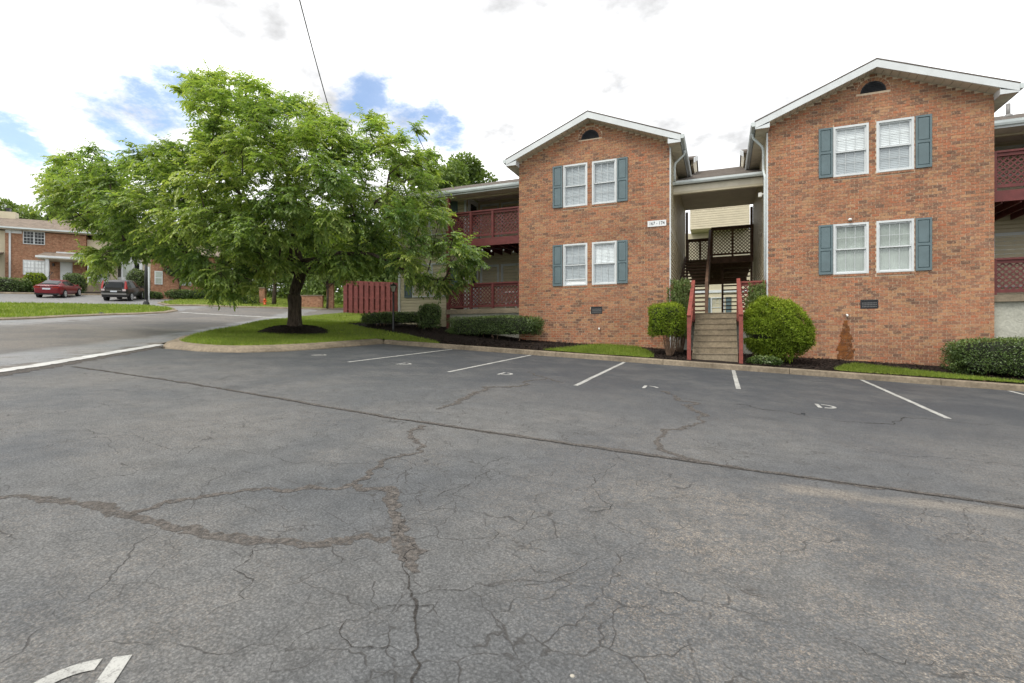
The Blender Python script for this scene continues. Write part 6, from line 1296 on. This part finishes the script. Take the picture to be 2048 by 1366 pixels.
# ================================================================== cars
def car(name, label, x, y, heading, st, width, paint, lw, wheel_x, wr, suv=False):
    """st rows: (x along, z bottom, z belt, z roof, half width at belt, half width at roof); glass is cut from the same shell"""
    z = (HFAR(x, y)+HFAR(x+math.cos(heading)*2.4, y+math.sin(heading)*2.4))/2
    dzx = HFAR(x+math.cos(heading)*1.3, y+math.sin(heading)*1.3)-HFAR(x-math.cos(heading)*1.3, y-math.sin(heading)*1.3)
    t = thing(name, label, 'car', (x, y, HFAR(x, y)), heading); Mx = WM[t] @ Matrix.Rotation(-math.atan2(dzx, 2.6), 4, 'Y')
    rows = []
    for (xx, zb, zl, zr, hb, hr) in st:
        cab = zr-zl > .12
        ys = [hb*.86, hb*.97, hb*1.0, hb*.985, hb*.94] + ([hb*.91, hr*1.02, hr*.86, hr*.45, 0] if cab else [hb*.90, hb*.80, hb*.6, hb*.3, 0])
        zs_ = [zb, zb+.10, zb+(zl-zb)*.5, zl-.06, zl] + ([zl+.02, zr-.10, zr-.015, zr, zr+.005] if cab else [zl+(zr-zl)*.3, zl+(zr-zl)*.6, zl+(zr-zl)*.85, zr, zr+.004])
        pts = list(zip(ys, zs_)); rows.append([(xx, a, b) for a, b in pts]+[(xx, -a, b) for a, b in pts[-2::-1]])
    bodies = {'body': MB(), 'side_window': MB(), 'windscreen': MB(), 'rear_window': MB()}
    cabs = [s[3]-s[2] > .12 for s in st]; n = len(rows[0])
    for m in bodies.values(): m.v = [p for r in rows for p in r]
    ci = [i for i, c in enumerate(cabs) if c]
    for i in range(len(rows)-1):
        for k in range(n-1):
            key = 'body'; kk = k if k < (n-1)/2 else n-2-k
            if cabs[i] and cabs[i+1] and kk == 5 and ci[0] < i+1 <= ci[-1] and st[i][3]-st[i][2] > .2 and st[i+1][3]-st[i+1][2] > .2: key = 'side_window'
            elif cabs[i] != cabs[i+1] or (min(st[i][3]-st[i][2], st[i+1][3]-st[i+1][2]) < .25 and cabs[i] and cabs[i+1]):
                if kk >= 6: key = 'windscreen' if i >= ci[-1]-1 else 'rear_window'
            m = bodies[key]; m.f.append((i*n+k, (i+1)*n+k, (i+1)*n+k+1, i*n+k+1)); m.r.append(.5)
    m = bodies['body']; m.f.append(tuple(range(n))); m.r.append(.5); m.f.append(tuple(range((len(rows)-1)*n, len(rows)*n))[::-1]); m.r.append(.5)
    for i in range(len(rows)-1): m.f.append((i*n, i*n+n-1, (i+1)*n+n-1, (i+1)*n)); m.r.append(.5)
    def put(nm, mb, mt, par=None, sm=False): return part(nm, mb, M[mt], par or t, sm, M=Mx)
    bo = put('body', bodies['body'], paint, None, True)
    for k in ('side_window','windscreen','rear_window'):
        if bodies[k].f:
            me = bodies[k]; used = sorted({i for f in me.f for i in f}); mp = {o: j for j, o in enumerate(used)}; me.v = [me.v[i] for i in used]; me.f = [tuple(mp[i] for i in f) for f in me.f]; put(k, me, 'carglass', None, False)
    hw = width/2
    for wx in wheel_x:
        for s in (-1, 1):
            q = MB(); q.tube([(wx, s*(hw-.20), wr), (wx, s*(hw+.006), wr)], wr*1.13, 20); put('wheel_arch', q, 'rubber', bo)
            q = MB(); q.tube([(wx, s*(hw-.21), wr),(wx, s*(hw-.2), wr),(wx, s*(hw-.0), wr),(wx, s*(hw+.02), wr)], [wr*.9,wr,wr,wr*.93], 24); wh = put('wheel', q, 'rubber')
            q = MB(); q.tube([(wx, s*(hw+.012), wr),(wx, s*(hw+.024), wr)], [wr*.70,wr*.66], 20)
            put('rim', q, 'rubber', wh); q = MB(); yv = s*(hw+.030)
            for k in range(5):
                a = 2*math.pi*k/5+.3; q.obox((wx,yv,wr),(wx+math.cos(a)*wr*.66,yv,wr+math.sin(a)*wr*.66),wr*.24,.014,up=(0,1,0))
            for k in range(16):
                a, b = 2*math.pi*k/16, 2*math.pi*(k+1)/16; q.obox((wx+math.cos(a)*wr*.66,yv-.002*s,wr+math.sin(a)*wr*.66),(wx+math.cos(b)*wr*.66,yv-.002*s,wr+math.sin(b)*wr*.66),wr*.09,.014,up=(0,1,0))
            put('spokes' if False else 'spoke', q, 'rim', wh)
    return t, Mx, put, bo
# sedan: x grows towards the nose, rear at the left of the picture
sed = [(-2.31,.42,.80,.86,.70,.5),(-2.27,.34,.96,1.02,.80,.5),(-2.02,.27,1.02,1.08,.87,.5),(-1.86,.25,1.02,1.09,.89,.5),(-1.74,.25,1.01,1.19,.90,.56),(-1.05,.24,.98,1.40,.91,.56),(-.30,.24,.95,1.45,.91,.57),(.25,.24,.93,1.43,.91,.57),(.80,.24,.92,1.27,.91,.58),(1.28,.24,.92,1.06,.905,.6),(1.36,.24,.91,.99,.90,.5),(1.85,.25,.85,.91,.88,.5),(2.12,.28,.76,.82,.82,.5),(2.30,.34,.62,.70,.72,.5),(2.37,.42,.52,.58,.60,.4)]
hd = math.atan2(.72,-.69)
t, Mx, put, bo = car('sedan', 'red four door saloon parked facing the far brick house', -52.55, 25.95, hd, sed, 1.82, 'redpaint', 0, (-1.42,1.40), .335)
for s in (-1, 1):
    q = MB(); q.box(-2.33,s*.81,.82,-2.18,s*.42,.94); put('taillight', q, 'taillight'); q = MB(); q.box(2.10,s*.80,.58,2.28,s*.52,.70); put('headlight', q, 'lens')
    q = MB(); q.box(.78,s*.92,.93,.95,s*1.06,1.05); put('mirror', q, 'redpaint')
q = MB(); q.box(-2.315,-.26,.70,-2.295,.26,.83); put('licence_plate', q, 'plate'); q = MB(); q.box(-2.30,-.78,.27,-2.20,.78,.42); put('rear_valance', q, 'rubber'); q = MB(); q.box(-2.33,-.8,.985,-2.2,.8,1.005); put('boot_lip', q, 'redpaint')
svs = [(-2.26,.42,.66,.76,.76,.5),(-2.24,.38,1.02,1.10,.84,.5),(-2.16,.33,1.06,1.20,.87,.70),(-2.02,.32,1.06,1.52,.89,.66),(-1.80,.31,1.05,1.64,.90,.66),(-1.0,.30,1.03,1.69,.91,.66),(-.2,.30,1.01,1.68,.91,.66),(.35,.30,1.00,1.60,.91,.66),(.85,.30,.99,1.33,.91,.68),(1.22,.30,.99,1.12,.90,.7),(1.28,.30,.99,1.07,.89,.5),(1.80,.32,.93,1.00,.88,.5),(2.10,.34,.80,.90,.82,.5),(2.24,.40,.66,.74,.72,.5)]
t, Mx, put, bo = car('hatchback', 'dark grey tall hatchback parked beside the street lamp', -46.55, 27.6, math.atan2(.75,-.66), svs, 1.82, 'greypaint', 0, (-1.33,1.30), .355, True)
for s in (-1, 1):
    q = MB(); q.quadlist([(-2.275,s*.72,1.0),(-2.275,s*.86,1.0),(-2.00,s*.80,1.62),(-2.03,s*.70,1.62),(-2.1,s*.90,1.0),(-1.93,s*.80,1.58)], [(0,1,2,3),(1,4,5,2)]); put('taillight', q, 'taillight')
    q = MB(); q.box(-2.29,s*.60,.84,-2.20,s*.82,.99); put('reverse_light', q, 'lens'); q = MB(); q.box(2.02,s*.80,.72,2.2,s*.54,.86); put('headlight', q, 'lens')
    q = MB(); q.box(.80,s*.92,1.02,.97,s*1.07,1.17); put('mirror', q, 'greypaint')
q = MB(); q.box(-2.31,-.84,.54,-2.16,.84,.66); put('rear_bumper', q, 'silverpaint'); q = MB(); q.box(-2.285,-.52,.86,-2.245,.52,.90); put('chrome_strip', q, 'silverpaint'); q = MB(); q.box(-2.30,-.22,.74,-2.262,.22,.85); put('licence_plate', q, 'plate'); q = MB(); q.box(-2.29,-.8,.33,-2.18,.8,.50); put('rear_valance', q, 'rubber')
q = MB(); q.quadlist([(-2.255,-.60,1.10),(-2.255,.60,1.10),(-2.06,.56,1.54),(-2.06,-.56,1.54)], [(0,1,2,3)]); put('tailgate_glass', q, 'carglass')
# bay line beside the hatchback
a_, b_ = Vector((-43.9,25.7)), Vector((-46.6,29.2)); tag(strip('bay_line', [tuple(a_), tuple(b_)], .11, M['paint'], None, .012), 'white painted bay line right of the dark hatchback', None, None, 'structure')
# bits of litter and leaves on the asphalt
for i, (x, y, s, mt, lb) in enumerate(((-.52,1.87,.011,'pale','small tan pebble on the asphalt in the middle foreground'),(.06,1.62,.010,'pale','pale leaf scrap on the asphalt, right foreground'),(1.1,8.5,.03,'vent','small black scrap beside the right stall letter'),(4.35,9.6,.045,'vent','small dark clod in the rightmost stall'),(-31.2,17.3,.16,'vent','dark drain mouth in the verge kerb'))):
    zz_ = H(x, y); q = MB(); q.lathe([(s*.6,zz_+.004),(s,zz_+s*.35),(s*.8,zz_+s*.7),(s*.3,zz_+s*.9)], 7, (x,y)); o = part('scrap', q, M[mt], None, True); tag(o, lb, 'debris', 'scraps on the asphalt' if i < 4 else None)
    if i == 4: o.name = 'drain_mouth'; o['category'] = 'drain'
